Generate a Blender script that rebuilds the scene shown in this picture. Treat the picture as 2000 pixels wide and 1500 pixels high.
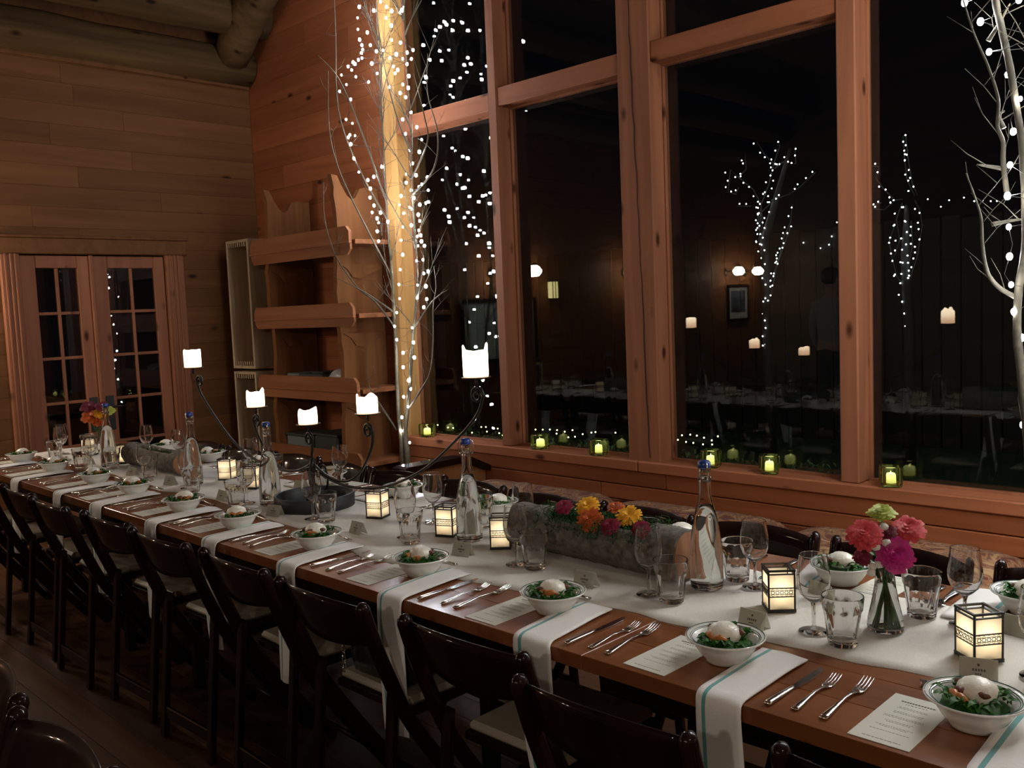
import bpy, bmesh, math, random
from mathutils import Vector, Matrix, Euler
PI = math.pi
random.seed(7)
for o in list(bpy.data.objects):
    bpy.data.objects.remove(o)
scene = bpy.context.scene
C = scene.collection

# ------------------------------------------------------------------ camera
YAW, PITCH, ROLL, FPX = -0.7812, -0.08269, -0.04155, 1779.0
fw = Vector((math.cos(PITCH)*math.sin(YAW), math.cos(PITCH)*math.cos(YAW), math.sin(PITCH)))
r0 = fw.cross(Vector((0, 0, 1))).normalized(); u0 = r0.cross(fw)
rt = r0*math.cos(ROLL) + u0*math.sin(ROLL); up = u0*math.cos(ROLL) - r0*math.sin(ROLL)
cam = bpy.data.cameras.new('camera'); camo = bpy.data.objects.new('camera', cam); C.objects.link(camo)
cam.sensor_fit = 'HORIZONTAL'; cam.sensor_width = 36.0; cam.lens = FPX/2000*36; cam.clip_start = .02; cam.clip_end = 200
camo.matrix_world = Matrix(((rt.x, up.x, -fw.x, 0), (rt.y, up.y, -fw.y, 0), (rt.z, up.z, -fw.z, 1.515), (0, 0, 0, 1)))
scene.camera = camo

# ------------------------------------------------------------------ world, exposure, light levels
w = bpy.data.worlds.new('night'); scene.world = w; w.use_nodes = True
w.node_tree.nodes['Background'].inputs[0].default_value = (.35, .45, .7, 1)
w.node_tree.nodes['Background'].inputs[1].default_value = .002
scene.view_settings.view_transform = 'Standard'; scene.view_settings.look = 'None'
scene.view_settings.exposure = 0.34; scene.view_settings.gamma = 1.0
scene.view_settings.use_curve_mapping = False
scene.cycles.sample_clamp_indirect = 3.0
scene.cycles.blur_glossy = .6
scene.cycles.max_bounces = 20; scene.cycles.transmission_bounces = 20; scene.cycles.transparent_max_bounces = 24
scene.cycles.diffuse_bounces = 4; scene.cycles.glossy_bounces = 6
L_BULB_LEFT, L_BULB_RIGHT = 140.0, 330.0
L_SCONCE, L_CANDLE, P_LANTERN, L_VOTIVE = 110.0, 7.0, .13, 1.5
L_FILL = 180.0

# ------------------------------------------------------------------ materials
def nt(m):
    m.use_nodes = True; t = m.node_tree; return t, t.nodes, t.links, t.nodes['Principled BSDF']
MATS = {}
def plain(name, col, rough=.5, metal=0, spec=.5, emit=0, ecol=None, bump=0, bscale=60, var=0, coat=0, sheen=0):
    m = bpy.data.materials.new(name); t, n, l, b = nt(m)
    b.inputs['Base Color'].default_value = (*col, 1); b.inputs['Roughness'].default_value = rough
    b.inputs['Metallic'].default_value = metal; b.inputs['Specular IOR Level'].default_value = spec
    b.inputs['Coat Weight'].default_value = coat; b.inputs['Sheen Weight'].default_value = sheen
    if emit:
        b.inputs['Emission Color'].default_value = (*(ecol or col), 1); b.inputs['Emission Strength'].default_value = emit
    if bump or var:
        tc = n.new('ShaderNodeTexCoord'); nz = n.new('ShaderNodeTexNoise'); nz.inputs['Scale'].default_value = bscale
        nz.inputs['Detail'].default_value = 5; l.new(tc.outputs['Object'], nz.inputs['Vector'])
        if bump:
            bp = n.new('ShaderNodeBump'); bp.inputs['Strength'].default_value = bump; bp.inputs['Distance'].default_value = .004
            l.new(nz.outputs['Fac'], bp.inputs['Height']); l.new(bp.outputs[0], b.inputs['Normal'])
        if var:
            cr = n.new('ShaderNodeValToRGB'); cr.color_ramp.elements[0].position = .3; cr.color_ramp.elements[1].position = .7
            cr.color_ramp.elements[0].color = (*[c*(1-var) for c in col], 1); cr.color_ramp.elements[1].color = (*[min(1, c*(1+var)) for c in col], 1)
            l.new(nz.outputs['Fac'], cr.inputs[0]); l.new(cr.outputs[0], b.inputs['Base Color'])
    MATS[name] = m; return m
def wood(name, c1, c2, axis=0, rough=.5, freq=18, knots=False, coat=0, vary=.35, bump=.15, spec=.4):
    m = bpy.data.materials.new(name); t, n, l, b = nt(m)
    tc = n.new('ShaderNodeTexCoord'); oi = n.new('ShaderNodeObjectInfo')
    add = n.new('ShaderNodeVectorMath'); add.operation = 'ADD'
    sc = n.new('ShaderNodeVectorMath'); sc.operation = 'SCALE'
    cmb = n.new('ShaderNodeCombineXYZ')
    for i in range(3): l.new(oi.outputs['Random'], cmb.inputs[i])
    l.new(cmb.outputs[0], sc.inputs[0]); sc.inputs[3].default_value = 37.0
    l.new(tc.outputs['Object'], add.inputs[0]); l.new(sc.outputs[0], add.inputs[1])
    mp = n.new('ShaderNodeMapping'); l.new(add.outputs[0], mp.inputs[0])
    s = [freq]*3; s[axis] = freq*.06; mp.inputs['Scale'].default_value = s
    nz = n.new('ShaderNodeTexNoise'); nz.inputs['Scale'].default_value = 1; nz.inputs['Detail'].default_value = 6; nz.inputs['Distortion'].default_value = .6
    l.new(mp.outputs[0], nz.inputs['Vector'])
    cr = n.new('ShaderNodeValToRGB'); cr.color_ramp.elements[0].position = .3; cr.color_ramp.elements[1].position = .72
    cr.color_ramp.elements[0].color = (*c1, 1); cr.color_ramp.elements[1].color = (*c2, 1); l.new(nz.outputs['Fac'], cr.inputs[0])
    # each piece its own tone
    mr = n.new('ShaderNodeMapRange'); mr.inputs[3].default_value = 1-vary; mr.inputs[4].default_value = 1+vary*.6
    l.new(oi.outputs['Random'], mr.inputs[0])
    mx = n.new('ShaderNodeVectorMath'); mx.operation = 'SCALE'; l.new(cr.outputs[0], mx.inputs[0]); l.new(mr.outputs[0], mx.inputs[3])
    out = mx.outputs[0]
    if knots:
        mp2 = n.new('ShaderNodeMapping'); l.new(add.outputs[0], mp2.inputs[0]); kd = float(knots); s2 = [7.0*kd]*3; s2[axis] = 3.2*kd; mp2.inputs['Scale'].default_value = s2
        vo = n.new('ShaderNodeTexVoronoi'); vo.inputs['Scale'].default_value = 1; l.new(mp2.outputs[0], vo.inputs['Vector'])
        kr = n.new('ShaderNodeValToRGB'); kr.color_ramp.elements[0].position = .06*kd; kr.color_ramp.elements[0].color = (.18, .12, .1, 1)
        kr.color_ramp.elements[1].position = .17*kd; kr.color_ramp.elements[1].color = (1, 1, 1, 1); l.new(vo.outputs['Distance'], kr.inputs[0])
        mm = n.new('ShaderNodeVectorMath'); mm.operation = 'MULTIPLY'; l.new(out, mm.inputs[0]); l.new(kr.outputs[0], mm.inputs[1]); out = mm.outputs[0]
    l.new(out, b.inputs['Base Color'])
    b.inputs['Roughness'].default_value = rough; b.inputs['Coat Weight'].default_value = coat; b.inputs['Coat Roughness'].default_value = .06 if name == 'mahogany' else .12
    b.inputs['Specular IOR Level'].default_value = spec
    bp = n.new('ShaderNodeBump'); bp.inputs['Strength'].default_value = bump; bp.inputs['Distance'].default_value = .002
    l.new(nz.outputs['Fac'], bp.inputs['Height']); l.new(bp.outputs[0], b.inputs['Normal'])
    MATS[name] = m; return m
def glass(name, col=(1, 1, 1), ior=1.47, rough=0.0):
    m = bpy.data.materials.new(name); t, n, l, b = nt(m)
    g = n.new('ShaderNodeBsdfGlass'); g.inputs['Color'].default_value = (*col, 1); g.inputs['IOR'].default_value = ior; g.inputs['Roughness'].default_value = rough
    l.new(g.outputs[0], n['Material Output'].inputs[0]); MATS[name] = m; return m
def pane_glass(name):
    m = bpy.data.materials.new(name); t, n, l, b = nt(m)
    lw = n.new('ShaderNodeLayerWeight'); lw.inputs['Blend'].default_value = .5
    p = n.new('ShaderNodeMath'); p.operation = 'POWER'; l.new(lw.outputs['Facing'], p.inputs[0]); p.inputs[1].default_value = 5
    ma = n.new('ShaderNodeMath'); ma.operation = 'MULTIPLY_ADD'; l.new(p.outputs[0], ma.inputs[0]); ma.inputs[1].default_value = .95; ma.inputs[2].default_value = .05
    tr = n.new('ShaderNodeBsdfTransparent'); tr.inputs[0].default_value = (.93, .95, .94, 1)
    gl = n.new('ShaderNodeBsdfGlossy'); gl.inputs['Roughness'].default_value = 0
    mx = n.new('ShaderNodeMixShader'); l.new(ma.outputs[0], mx.inputs[0]); l.new(tr.outputs[0], mx.inputs[1]); l.new(gl.outputs[0], mx.inputs[2])
    l.new(mx.outputs[0], n['Material Output'].inputs[0]); MATS[name] = m; return m
def emitter(name, col, s):
    m = bpy.data.materials.new(name); t, n, l, b = nt(m)
    e = n.new('ShaderNodeEmission'); e.inputs[0].default_value = (*col, 1); e.inputs[1].default_value = s
    l.new(e.outputs[0], n['Material Output'].inputs[0]); MATS[name] = m; return m
def lit_wax(name, c_lo, c_hi, z1, s_lo, s_hi):      # burning wax glows most near its flame
    m = bpy.data.materials.new(name); t, n, l, b = nt(m)
    tc = n.new('ShaderNodeTexCoord'); sp = n.new('ShaderNodeSeparateXYZ'); l.new(tc.outputs['Object'], sp.inputs[0])
    mr = n.new('ShaderNodeMapRange'); mr.inputs[2].default_value = z1; l.new(sp.outputs[2], mr.inputs[0])
    mr2 = n.new('ShaderNodeMapRange'); mr2.inputs[3].default_value = s_lo; mr2.inputs[4].default_value = s_hi; l.new(mr.outputs[0], mr2.inputs[0])
    cr = n.new('ShaderNodeValToRGB'); cr.color_ramp.elements[0].color = (*c_lo, 1); cr.color_ramp.elements[1].color = (*c_hi, 1); l.new(mr.outputs[0], cr.inputs[0])
    b.inputs['Base Color'].default_value = (.85, .78, .6, 1); b.inputs['Roughness'].default_value = .5
    l.new(cr.outputs[0], b.inputs['Emission Color']); l.new(mr2.outputs[0], b.inputs['Emission Strength']); MATS[name] = m; return m
wood('fir_wall', (.115, .046, .016), (.16, .067, .0235), 0, .65, 14, knots=.5, vary=.14, spec=.12, bump=.06)
wood('fir_wall_red', (.18, .052, .019), (.255, .081, .031), 0, .65, 14, knots=.6, vary=.22, spec=.12, bump=.06)
wood('timber', (.20, .072, .036), (.285, .11, .055), 2, .6, 14, knots=True, vary=.1, spec=.15)
wood('timber_flat', (.22, .073, .032), (.31, .108, .05), 0, .6, 14, knots=True, vary=.1, spec=.15)
wood('log_wood', (.034, .019, .008), (.105, .06, .024), 1, .8, 8, knots=True, vary=.15, bump=.5, spec=.08)
wood('post_pale', (.30, .145, .045), (.43, .235, .08), 2, .6, 10, knots=True, vary=.1, spec=.1)
wood('shelf_wood', (.20, .07, .03), (.30, .12, .052), 0, .5, 14, vary=.2, spec=.15)
wood('upright_wood', (.15, .055, .02), (.26, .108, .037), 2, .6, 9, vary=.15, spec=.12)
wood('pale_pine', (.36, .26, .16), (.48, .36, .23), 2, .6, 20, vary=.15)
wood('table_wood', (.15, .048, .015), (.26, .09, .03), 0, .3, 16, vary=.12, coat=.2, bump=.05)
wood('table_end', (.16, .05, .016), (.27, .094, .032), 1, .3, 16, vary=.12, coat=.2, bump=.05)
wood('mahogany', (.008, .0026, .002), (.016, .0048, .0036), 2, .5, 20, vary=.2, coat=.45, bump=.01, spec=.04)
wood('floor_wood', (.05, .02, .008), (.10, .042, .017), 0, .55, 14, vary=.3, coat=0, spec=.12)
wood('ceiling_wood', (.06, .036, .02), (.12, .07, .035), 0, .7, 10, vary=.3)
wood('log_cut', (.22, .08, .03), (.42, .19, .085), 2, .6, 20, vary=.1)
wood('fence_wood', (.004, .0035, .003), (.007, .006, .005), 2, .8, 12, vary=.3)
plain('dark_crack', (.03, .01, .006), .9)
plain('black_steel', (.012, .012, .012), .35, .6)
plain('iron', (.035, .032, .03), .38, .8, bump=.3, bscale=90)
plain('tray_iron', (.03, .032, .036), .55, .3, bump=.3, bscale=60)
plain('silver', (.78, .76, .73), .16, 1)
plain('linen', (.66, .63, .57), .85, bump=.12, bscale=240, var=.06, sheen=.2)
plain('china', (.78, .77, .72), .12, coat=.4)
plain('green_glaze', (.025, .085, .065), .15)
plain('paper', (.62, .61, .53), .8)
plain('print_ink', (.10, .09, .08), .8)
plain('burrata', (.82, .79, .70), .28, bump=.5, bscale=70)
plain('leaf', (.024, .10, .010), .55, 0, .2, var=.4, bscale=30)
plain('peach', (.45, .15, .03), .4)
plain('pecan', (.13, .045, .025), .5, bump=.6, bscale=120)
plain('ivory_vinyl', (.38, .33, .25), .45)
plain('lantern_frame', (.012, .009, .007), .45)
plain('blue_cap', (.012, .04, .22), .3)
plain('bark', (.13, .115, .095), .9, bump=1.0, bscale=45, var=.45)
plain('birch_bark', (.075, .058, .03), .7, bump=.5, bscale=50, var=.4)
plain('birch_dark', (.034, .027, .015), .75, bump=.5, bscale=50, var=.4)
plain('garden_bark', (.006, .005, .004), .8)
plain('twig', (.07, .052, .03), .7)
plain('wire', (.012, .012, .010), .6, 0, .2)
plain('moss', (.045, .07, .012), .9, 0, .1, var=.6, bscale=60)
plain('fern', (.014, .055, .012), .7, 0, .1, var=.4)
plain('stem', (.05, .16, .025), .45)
plain('coral', (.62, .06, .075), .55, var=.25, bscale=90)
plain('magenta', (.50, .012, .20), .5, var=.25, bscale=90)
plain('lime', (.46, .52, .10), .55, var=.2, bscale=90)
plain('maroon', (.14, .006, .025), .6, var=.3)
plain('yellow', (.78, .38, .018), .55, var=.25, bscale=90)
plain('orange_red', (.50, .09, .015), .55, var=.5, bscale=50)
plain('crimson', (.22, .004, .03), .6, var=.3)
plain('white_bud', (.75, .75, .68), .5)
plain('soil', (.03, .02, .013), .9)
plain('bag_leather', (.016, .019, .022), .3, coat=.4, bump=.4, bscale=40)
plain('crate_grey', (.13, .15, .15), .55)
plain('crate_dark', (.035, .04, .04), .5)
plain('plastic_bag', (.45, .46, .47), .18, spec=.8, bump=.8, bscale=40)
plain('hinge_black', (.02, .018, .016), .4, .5)
plain('sky_board', (.26, .32, .30), .3, var=.4, bscale=4)
plain('picture_mat', (.5, .52, .52), .5); plain('picture_art', (.05, .065, .085), .4, var=.8, bscale=9)
plain('skin', (.45, .26, .18), .6); plain('shirt', (.30, .30, .31), .85, bump=.3, bscale=30); plain('trousers', (.02, .02, .025), .8); plain('hair', (.025, .018, .012), .6)
plain('grass', (.012, .03, .007), .8, var=.5, bscale=20); plain('hedge', (.03, .09, .02), .7, var=.5, bscale=30)
plain('brass_dark', (.10, .07, .04), .35, .9)
glass('clear_glass'); glass('water', (.97, .985, .98), 1.333); glass('green_glass', (.88, .95, .80), 1.45)
pane_glass('window_glass')
emitter('bulb_left', (.88, .93, 1), L_BULB_LEFT); emitter('bulb_right', (.95, .96, .93), L_BULB_RIGHT)
emitter('bulb_small', (.85, .95, 1), 16); emitter('bulb_fairy', (.95, 1, .45), 5)
emitter('sconce_glass', (1, .84, .66), L_SCONCE); emitter('fill_glass', (1, .86, .70), L_FILL)
emitter('flame', (1, .75, .35), 25); emitter('lamp_amber', (1, .85, .35), 5)
lit_wax('pillar_wax', (1, .55, .30), (1, .80, .55), .07, L_CANDLE*.55, L_CANDLE*1.3)
lit_wax('votive_wax', (1, .84, .22), (1, .92, .42), .05, L_VOTIVE*.35, L_VOTIVE)
def translucent(name, col):
    m = bpy.data.materials.new(name); t, n, l, b = nt(m)
    tr = n.new('ShaderNodeBsdfTranslucent'); tr.inputs[0].default_value = (*col, 1)
    df = n.new('ShaderNodeBsdfDiffuse'); df.inputs[0].default_value = (*[c*.75 for c in col], 1)
    mx = n.new('ShaderNodeMixShader'); mx.inputs[0].default_value = .45; l.new(tr.outputs[0], mx.inputs[1]); l.new(df.outputs[0], mx.inputs[2])
    l.new(mx.outputs[0], n['Material Output'].inputs[0]); MATS[name] = m; return m
translucent('lantern_panel', (.95, .88, .72)); translucent('card_paper', (.74, .72, .64))
def striped_cloth(name):
    m = bpy.data.materials.new(name); t, n, l, b = nt(m)
    at = n.new('ShaderNodeAttribute'); at.attribute_name = 'across'
    mt = n.new('ShaderNodeMath'); mt.operation = 'SUBTRACT'; l.new(at.outputs['Fac'], mt.inputs[0]); mt.inputs[1].default_value = .19
    ab = n.new('ShaderNodeMath'); ab.operation = 'ABSOLUTE'; l.new(mt.outputs[0], ab.inputs[0])
    lt = n.new('ShaderNodeMath'); lt.operation = 'LESS_THAN'; l.new(ab.outputs[0], lt.inputs[0]); lt.inputs[1].default_value = .045
    mx = n.new('ShaderNodeMix'); mx.data_type = 'RGBA'; l.new(lt.outputs[0], mx.inputs[0])
    mx.inputs[6].default_value = (.76, .74, .72, 1); mx.inputs[7].default_value = (.10, .34, .34, 1); l.new(mx.outputs[2], b.inputs['Base Color'])
    tc = n.new('ShaderNodeTexCoord'); nz = n.new('ShaderNodeTexNoise'); nz.inputs['Scale'].default_value = 260; l.new(tc.outputs['Object'], nz.inputs['Vector'])
    bp = n.new('ShaderNodeBump'); bp.inputs['Strength'].default_value = .2; bp.inputs['Distance'].default_value = .002; l.new(nz.outputs['Fac'], bp.inputs['Height']); l.new(bp.outputs[0], b.inputs['Normal'])
    b.inputs['Roughness'].default_value = .9; b.inputs['Sheen Weight'].default_value = .3; MATS[name] = m; return m
striped_cloth('napkin_cloth')
def floral(name):
    m = bpy.data.materials.new(name); t, n, l, b = nt(m)
    tc = n.new('ShaderNodeTexCoord'); nz = n.new('ShaderNodeTexNoise'); nz.inputs['Scale'].default_value = 9; nz.inputs['Detail'].default_value = 5; nz.inputs['Distortion'].default_value = 1.6
    l.new(tc.outputs['Object'], nz.inputs['Vector'])
    cr = n.new('ShaderNodeValToRGB'); e = cr.color_ramp.elements
    e[0].position = .30; e[0].color = (.10, .03, .02, 1); e[1].position = .72; e[1].color = (.38, .25, .12, 1)
    for p, c in ((.42, (.11, .03, .018)), (.49, (.30, .15, .065)), (.54, (.09, .028, .018)), (.62, (.33, .19, .09))):
        k = e.new(p); k.color = (*c, 1)
    l.new(nz.outputs['Fac'], cr.inputs[0]); l.new(cr.outputs[0], b.inputs['Base Color']); b.inputs['Roughness'].default_value = .9; MATS[name] = m
floral('floral_fabric')
M = MATS

# ------------------------------------------------------------------ mesh helpers
class MB:
    def __init__(s): s.v = []; s.f = []; s.m = []; s.sm = []
    def add(s, vs, fs, mi=0, smooth=False, T=None):
        b = len(s.v)
        for p in vs: s.v.append(tuple(T @ Vector(p)) if T else tuple(p))
        for f in fs: s.f.append(tuple(b+i for i in f)); s.m.append(mi); s.sm.append(smooth)
    def box(s, x0, x1, y0, y1, z0, z1, ch=0, mi=0, T=None):
        if ch <= 0:
            s.add([(x, y, z) for x in (x0, x1) for y in (y0, y1) for z in (z0, z1)],
                  [(0, 1, 3, 2), (4, 6, 7, 5), (0, 4, 5, 1), (2, 3, 7, 6), (0, 2, 6, 4), (1, 5, 7, 3)], mi, False, T); return
        lo = (x0, y0, z0); hi = (x1, y1, z1); vs = []; idx = {}
        for sx in (0, 1):
            for sy in (0, 1):
                for sz in (0, 1):
                    sg = (sx, sy, sz)
                    for a in range(3):
                        p = [(hi[i] if sg[i] else lo[i]) for i in range(3)]
                        for i in range(3):
                            if i != a: p[i] += -ch if sg[i] else ch
                        idx[(sg, a)] = len(vs); vs.append(p)
        fs = []
        for a in range(3):
            b_, c_ = [i for i in range(3) if i != a]
            for sa in (0, 1):
                q = []
                for sb, sc in ((0, 0), (1, 0), (1, 1), (0, 1)):
                    g = [0, 0, 0]; g[a] = sa; g[b_] = sb; g[c_] = sc; q.append(idx[(tuple(g), a)])
                fs.append(q)
            for sb in (0, 1):
                for sc in (0, 1):
                    g0 = [0, 0, 0]; g0[b_] = sb; g0[c_] = sc; g1 = list(g0); g1[a] = 1; g0 = tuple(g0); g1 = tuple(g1)
                    fs.append([idx[(g0, b_)], idx[(g1, b_)], idx[(g1, c_)], idx[(g0, c_)]])
        for sx in (0, 1):
            for sy in (0, 1):
                for sz in (0, 1): fs.append([idx[((sx, sy, sz), a)] for a in range(3)])
        s.add(vs, fs, mi, False, T)
    def tube(s, path, r, seg=8, mi=0, cap=True, flat=1.0, T=None, round_cap=False):
        P = [Vector(p) for p in path]; n = len(P)
        R = [r]*n if not hasattr(r, '__len__') else list(r)
        if round_cap:
            d0 = (P[0]-P[1]).normalized(); d1 = (P[-1]-P[-2]).normalized()
            P = [P[0]+d0*R[0]*.95, P[0]+d0*R[0]*.6]+P+[P[-1]+d1*R[-1]*.6, P[-1]+d1*R[-1]*.95]
            R = [R[0]*.3, R[0]*.8]+R+[R[-1]*.8, R[-1]*.3]; n = len(P)
        t = (P[1]-P[0]).normalized(); a = Vector((0, 0, 1)) if abs(t.z) < .9 else Vector((1, 0, 0))
        u = t.cross(a).normalized(); vs = []; fs = []
        for i in range(n):
            t2 = ((P[min(i+1, n-1)]-P[max(i-1, 0)])).normalized()
            u = (u - t2*u.dot(t2)).normalized(); v = t2.cross(u)
            for k in range(seg):
                th = 2*PI*k/seg; vs.append(P[i]+u*(R[i]*math.cos(th))+v*(R[i]*flat*math.sin(th)))
        for i in range(n-1):
            for k in range(seg): fs.append((i*seg+k, i*seg+(k+1) % seg, (i+1)*seg+(k+1) % seg, (i+1)*seg+k))
        if cap: fs.append(tuple(range(seg))[::-1]); fs.append(tuple(range((n-1)*seg, n*seg)))
        s.add(vs, fs, mi, True, T)
    def lathe(s, prof, seg=24, mi=0, smooth=True, T=None, mod=None, closed=False):
        vs = []; fs = []; n = len(prof)
        for (r, z) in prof:
            for k in range(seg):
                th = 2*PI*k/seg; rr = r*(mod(th, z) if mod else 1); vs.append((rr*math.cos(th), rr*math.sin(th), z))
        rng = n if closed else n-1
        for i in range(rng):
            j = (i+1) % n
            for k in range(seg): fs.append((i*seg+k, i*seg+(k+1) % seg, j*seg+(k+1) % seg, j*seg+k))
        s.add(vs, fs, mi, smooth, T)
    def prism(s, poly, axis, a0, a1, mi=0, T=None):
        def pt(p, a): q = list(p); q.insert(axis, a); return q
        n = len(poly); vs = [pt(p, a0) for p in poly]+[pt(p, a1) for p in poly]
        fs = [tuple(range(n)), tuple(range(2*n-1, n-1, -1))]+[(i, i+n, (i+1) % n+n, (i+1) % n) for i in range(n)]
        s.add(vs, fs, mi, False, T)
    def blob(s, c, rx, ry, rz, mi=0, seg=12, rings=8, jit=0, rnd=random, T=None):
        vs = [(c[0], c[1], c[2]-rz)]; fs = []
        for i in range(1, rings):
            ph = PI*i/rings-PI/2
            for k in range(seg):
                th = 2*PI*k/seg; j = 1+rnd.uniform(-jit, jit)
                vs.append((c[0]+rx*j*math.cos(ph)*math.cos(th), c[1]+ry*j*math.cos(ph)*math.sin(th), c[2]+rz*j*math.sin(ph)))
        vs.append((c[0], c[1], c[2]+rz)); e = len(vs)-1
        for k in range(seg):
            fs.append((0, 1+(k+1) % seg, 1+k)); fs.append((e, e-seg+k, e-seg+(k+1) % seg))
        for i in range(rings-2):
            for k in range(seg):
                a = 1+i*seg; fs.append((a+k, a+(k+1) % seg, a+seg+(k+1) % seg, a+seg+k))
        s.add(vs, fs, mi, True, T)
    def mesh(s, name, mats):
        me = bpy.data.meshes.new(name); me.from_pydata(s.v, [], s.f); me.update()
        for m in mats: me.materials.append(M[m] if isinstance(m, str) else m)
        me.polygons.foreach_set('material_index', s.m); me.polygons.foreach_set('use_smooth', s.sm)
        bm = bmesh.new(); bm.from_mesh(me); bmesh.ops.recalc_face_normals(bm, faces=bm.faces); bm.to_mesh(me); bm.free()
        return me
def link(name, me, parent=None, loc=(0, 0, 0), rot=(0, 0, 0)):
    o = bpy.data.objects.new(name, me); C.objects.link(o); o.location = loc; o.rotation_euler = rot
    if parent: o.parent = parent
    return o
def part(name, mb, mats, parent, loc=(0, 0, 0), rot=(0, 0, 0), label=None, kind=None):
    if isinstance(mats, str): mats = [mats]
    o = link(name, mb.mesh(name, mats) if isinstance(mb, MB) else mb, parent, loc, rot)
    if label: o['label'] = label
    if kind: o['kind'] = kind
    return o
def tag(o, label, cat, group=None):
    o['label'] = label; o['category'] = cat
    if group: o['group'] = group
    return o
def thing(name, label, cat, loc=(0, 0, 0), rz=0, group=None):
    o = bpy.data.objects.new(name, None); C.objects.link(o); o.location = loc; o.rotation_euler = (0, 0, rz); o.empty_display_size = .05
    return tag(o, label, cat, group)
def solo(name, mb, mats, label, cat, loc=(0, 0, 0), rz=0, group=None):
    return tag(part(name, mb, mats, None, loc, (0, 0, rz)), label, cat, group)
def struct(name, mb, mats, loc=(0, 0, 0), rot=(0, 0, 0)):
    o = part(name, mb, mats, None, loc, rot); o['kind'] = 'structure'; return o
def dup(root, loc, rz, label, group=None):
    r = root.copy(); C.objects.link(r); r.location = loc; r.rotation_euler = (0, 0, rz); r['label'] = label
    if group: r['group'] = group
    for ch in list(root.children):
        c = ch.copy(); C.objects.link(c); c.parent = r
        for g in list(ch.children):
            d = g.copy(); C.objects.link(d); d.parent = c
    return r
PROTO = {}
def place(kind, maker, loc, rz, label, group=None):
    if kind not in PROTO:
        o = maker(); PROTO[kind] = o; o.location = loc; o.rotation_euler = (0, 0, rz); o['label'] = label
        if group: o['group'] = group
        return o
    return dup(PROTO[kind], loc, rz, label, group)
ORD = ['nearest', 'second', 'third', 'fourth', 'fifth', 'sixth', 'seventh', 'eighth', 'ninth', 'tenth', 'eleventh', 'twelfth']
def crisp(prof, d=.0007, lim=.35):
    out = []
    for i, p in enumerate(prof):
        if 0 < i < len(prof)-1:
            a = Vector(prof[i-1]); b = Vector(p); c = Vector(prof[i+1]); u = b-a; v = c-b
            if u.length > 1e-6 and v.length > 1e-6 and u.angle(v) > lim:
                if u.length > 2.2*d: out.append(tuple(b-u.normalized()*d))
                out.append(p)
                if v.length > 2.2*d: out.append(tuple(b+v.normalized()*d))
                continue
        out.append(p)
    return out
def smooth_path(pts, n=6):
    P = [Vector(p) for p in pts]; out = []
    for i in range(len(P)-1):
        p0 = P[max(i-1, 0)]; p1 = P[i]; p2 = P[i+1]; p3 = P[min(i+2, len(P)-1)]
        for k in range(n):
            t = k/n; out.append(.5*((2*p1)+(p2-p0)*t+(2*p0-5*p1+4*p2-p3)*t*t+(3*p1-p0-3*p2+p3)*t**3))
    out.append(P[-1]); return out

# ------------------------------------------------------------------ room shell
XL, YW, XR, YB = -7.03, 4.0, 4.0, -4.6
R = random.Random(3)
def zroof(x): return 3.85+.62*(min(x, 2*-1.6-x)-XL) if True else 0
# floor
mb = MB(); mb.box(XL-.2, XR+.2, YB-.2, YW+.3, -.12, -.022)
fl = struct('floor', mb, 'floor_wood')
row = 0
y = -.2
while y < 3.6:
    x = XL+R.uniform(-1.2, 0)
    while x < -1.0:
        x2 = x+R.uniform(1.6, 2.6); a, b_ = max(x, XL), min(x2, -.6)
        if b_-a > .05:
            m_ = MB(); m_.box(-(b_-a)/2+.001, (b_-a)/2-.001, -.0615, .0615, -.02, 0, .0008)
            part('floorboard', m_, 'floor_wood', fl, ((a+b_)/2, y+.062, 0))
        x = x2
    y += .125
mb = MB()
for y0 in [YB+.12*i for i in range(36)]: mb.box(XL, XR, y0, min(y0+.117, -.21), -.02, 0, .002)
for y0 in [-.2+.125*i for i in range(35)]: mb.box(-.6, XR, y0, y0+.122, -.02, 0, .002)
for y0 in [3.67+.12*i for i in range(3)]: mb.box(XL, -.6, y0, y0+.117, -.02, 0, .002)
part('distant_floorboards', mb, 'floor_wood', fl, kind='stuff')

def plank_wall(wall, along, fixed, rows, u0, u1, mat, name='wall_plank', hole=None, rnd=R, sgn=1):
    z = rows[0]; step = rows[2]
    while z < rows[1]-.01:
        h = min(step*rnd.uniform(.96, 1.04), rows[1]-z); segs = [(u0, u1)]
        if hole and z < hole[3] and z+h > hole[2]: segs = [(u0, hole[0]), (hole[1], u1)]
        for s0, s1 in segs:
            u = s0-rnd.uniform(0, 1.2) if s1-s0 > 1.3 else s0
            while u < s1-.01:
                u2 = u+rnd.uniform(1.5, 2.8) if s1-s0 > 1.3 else s1
                a, b_ = max(u, s0), min(u2, s1)
                if s1-b_ < .25: b_ = s1; u2 = s1
                if b_-a > .03:
                    L = b_-a; m_ = MB(); m_.box(-L/2+.0003, L/2-.0003, -.009, .009, -h/2+.0004, h/2-.0004, .0014)
                    d = rnd.uniform(0, .0012)*sgn
                    if along == 'y': part(name, m_, mat, wall, (fixed-d, (a+b_)/2, z+h/2), (0, 0, PI/2))
                    else: part(name, m_, mat, wall, ((a+b_)/2, fixed+d, z+h/2))
                u = u2
        z += h
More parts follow.
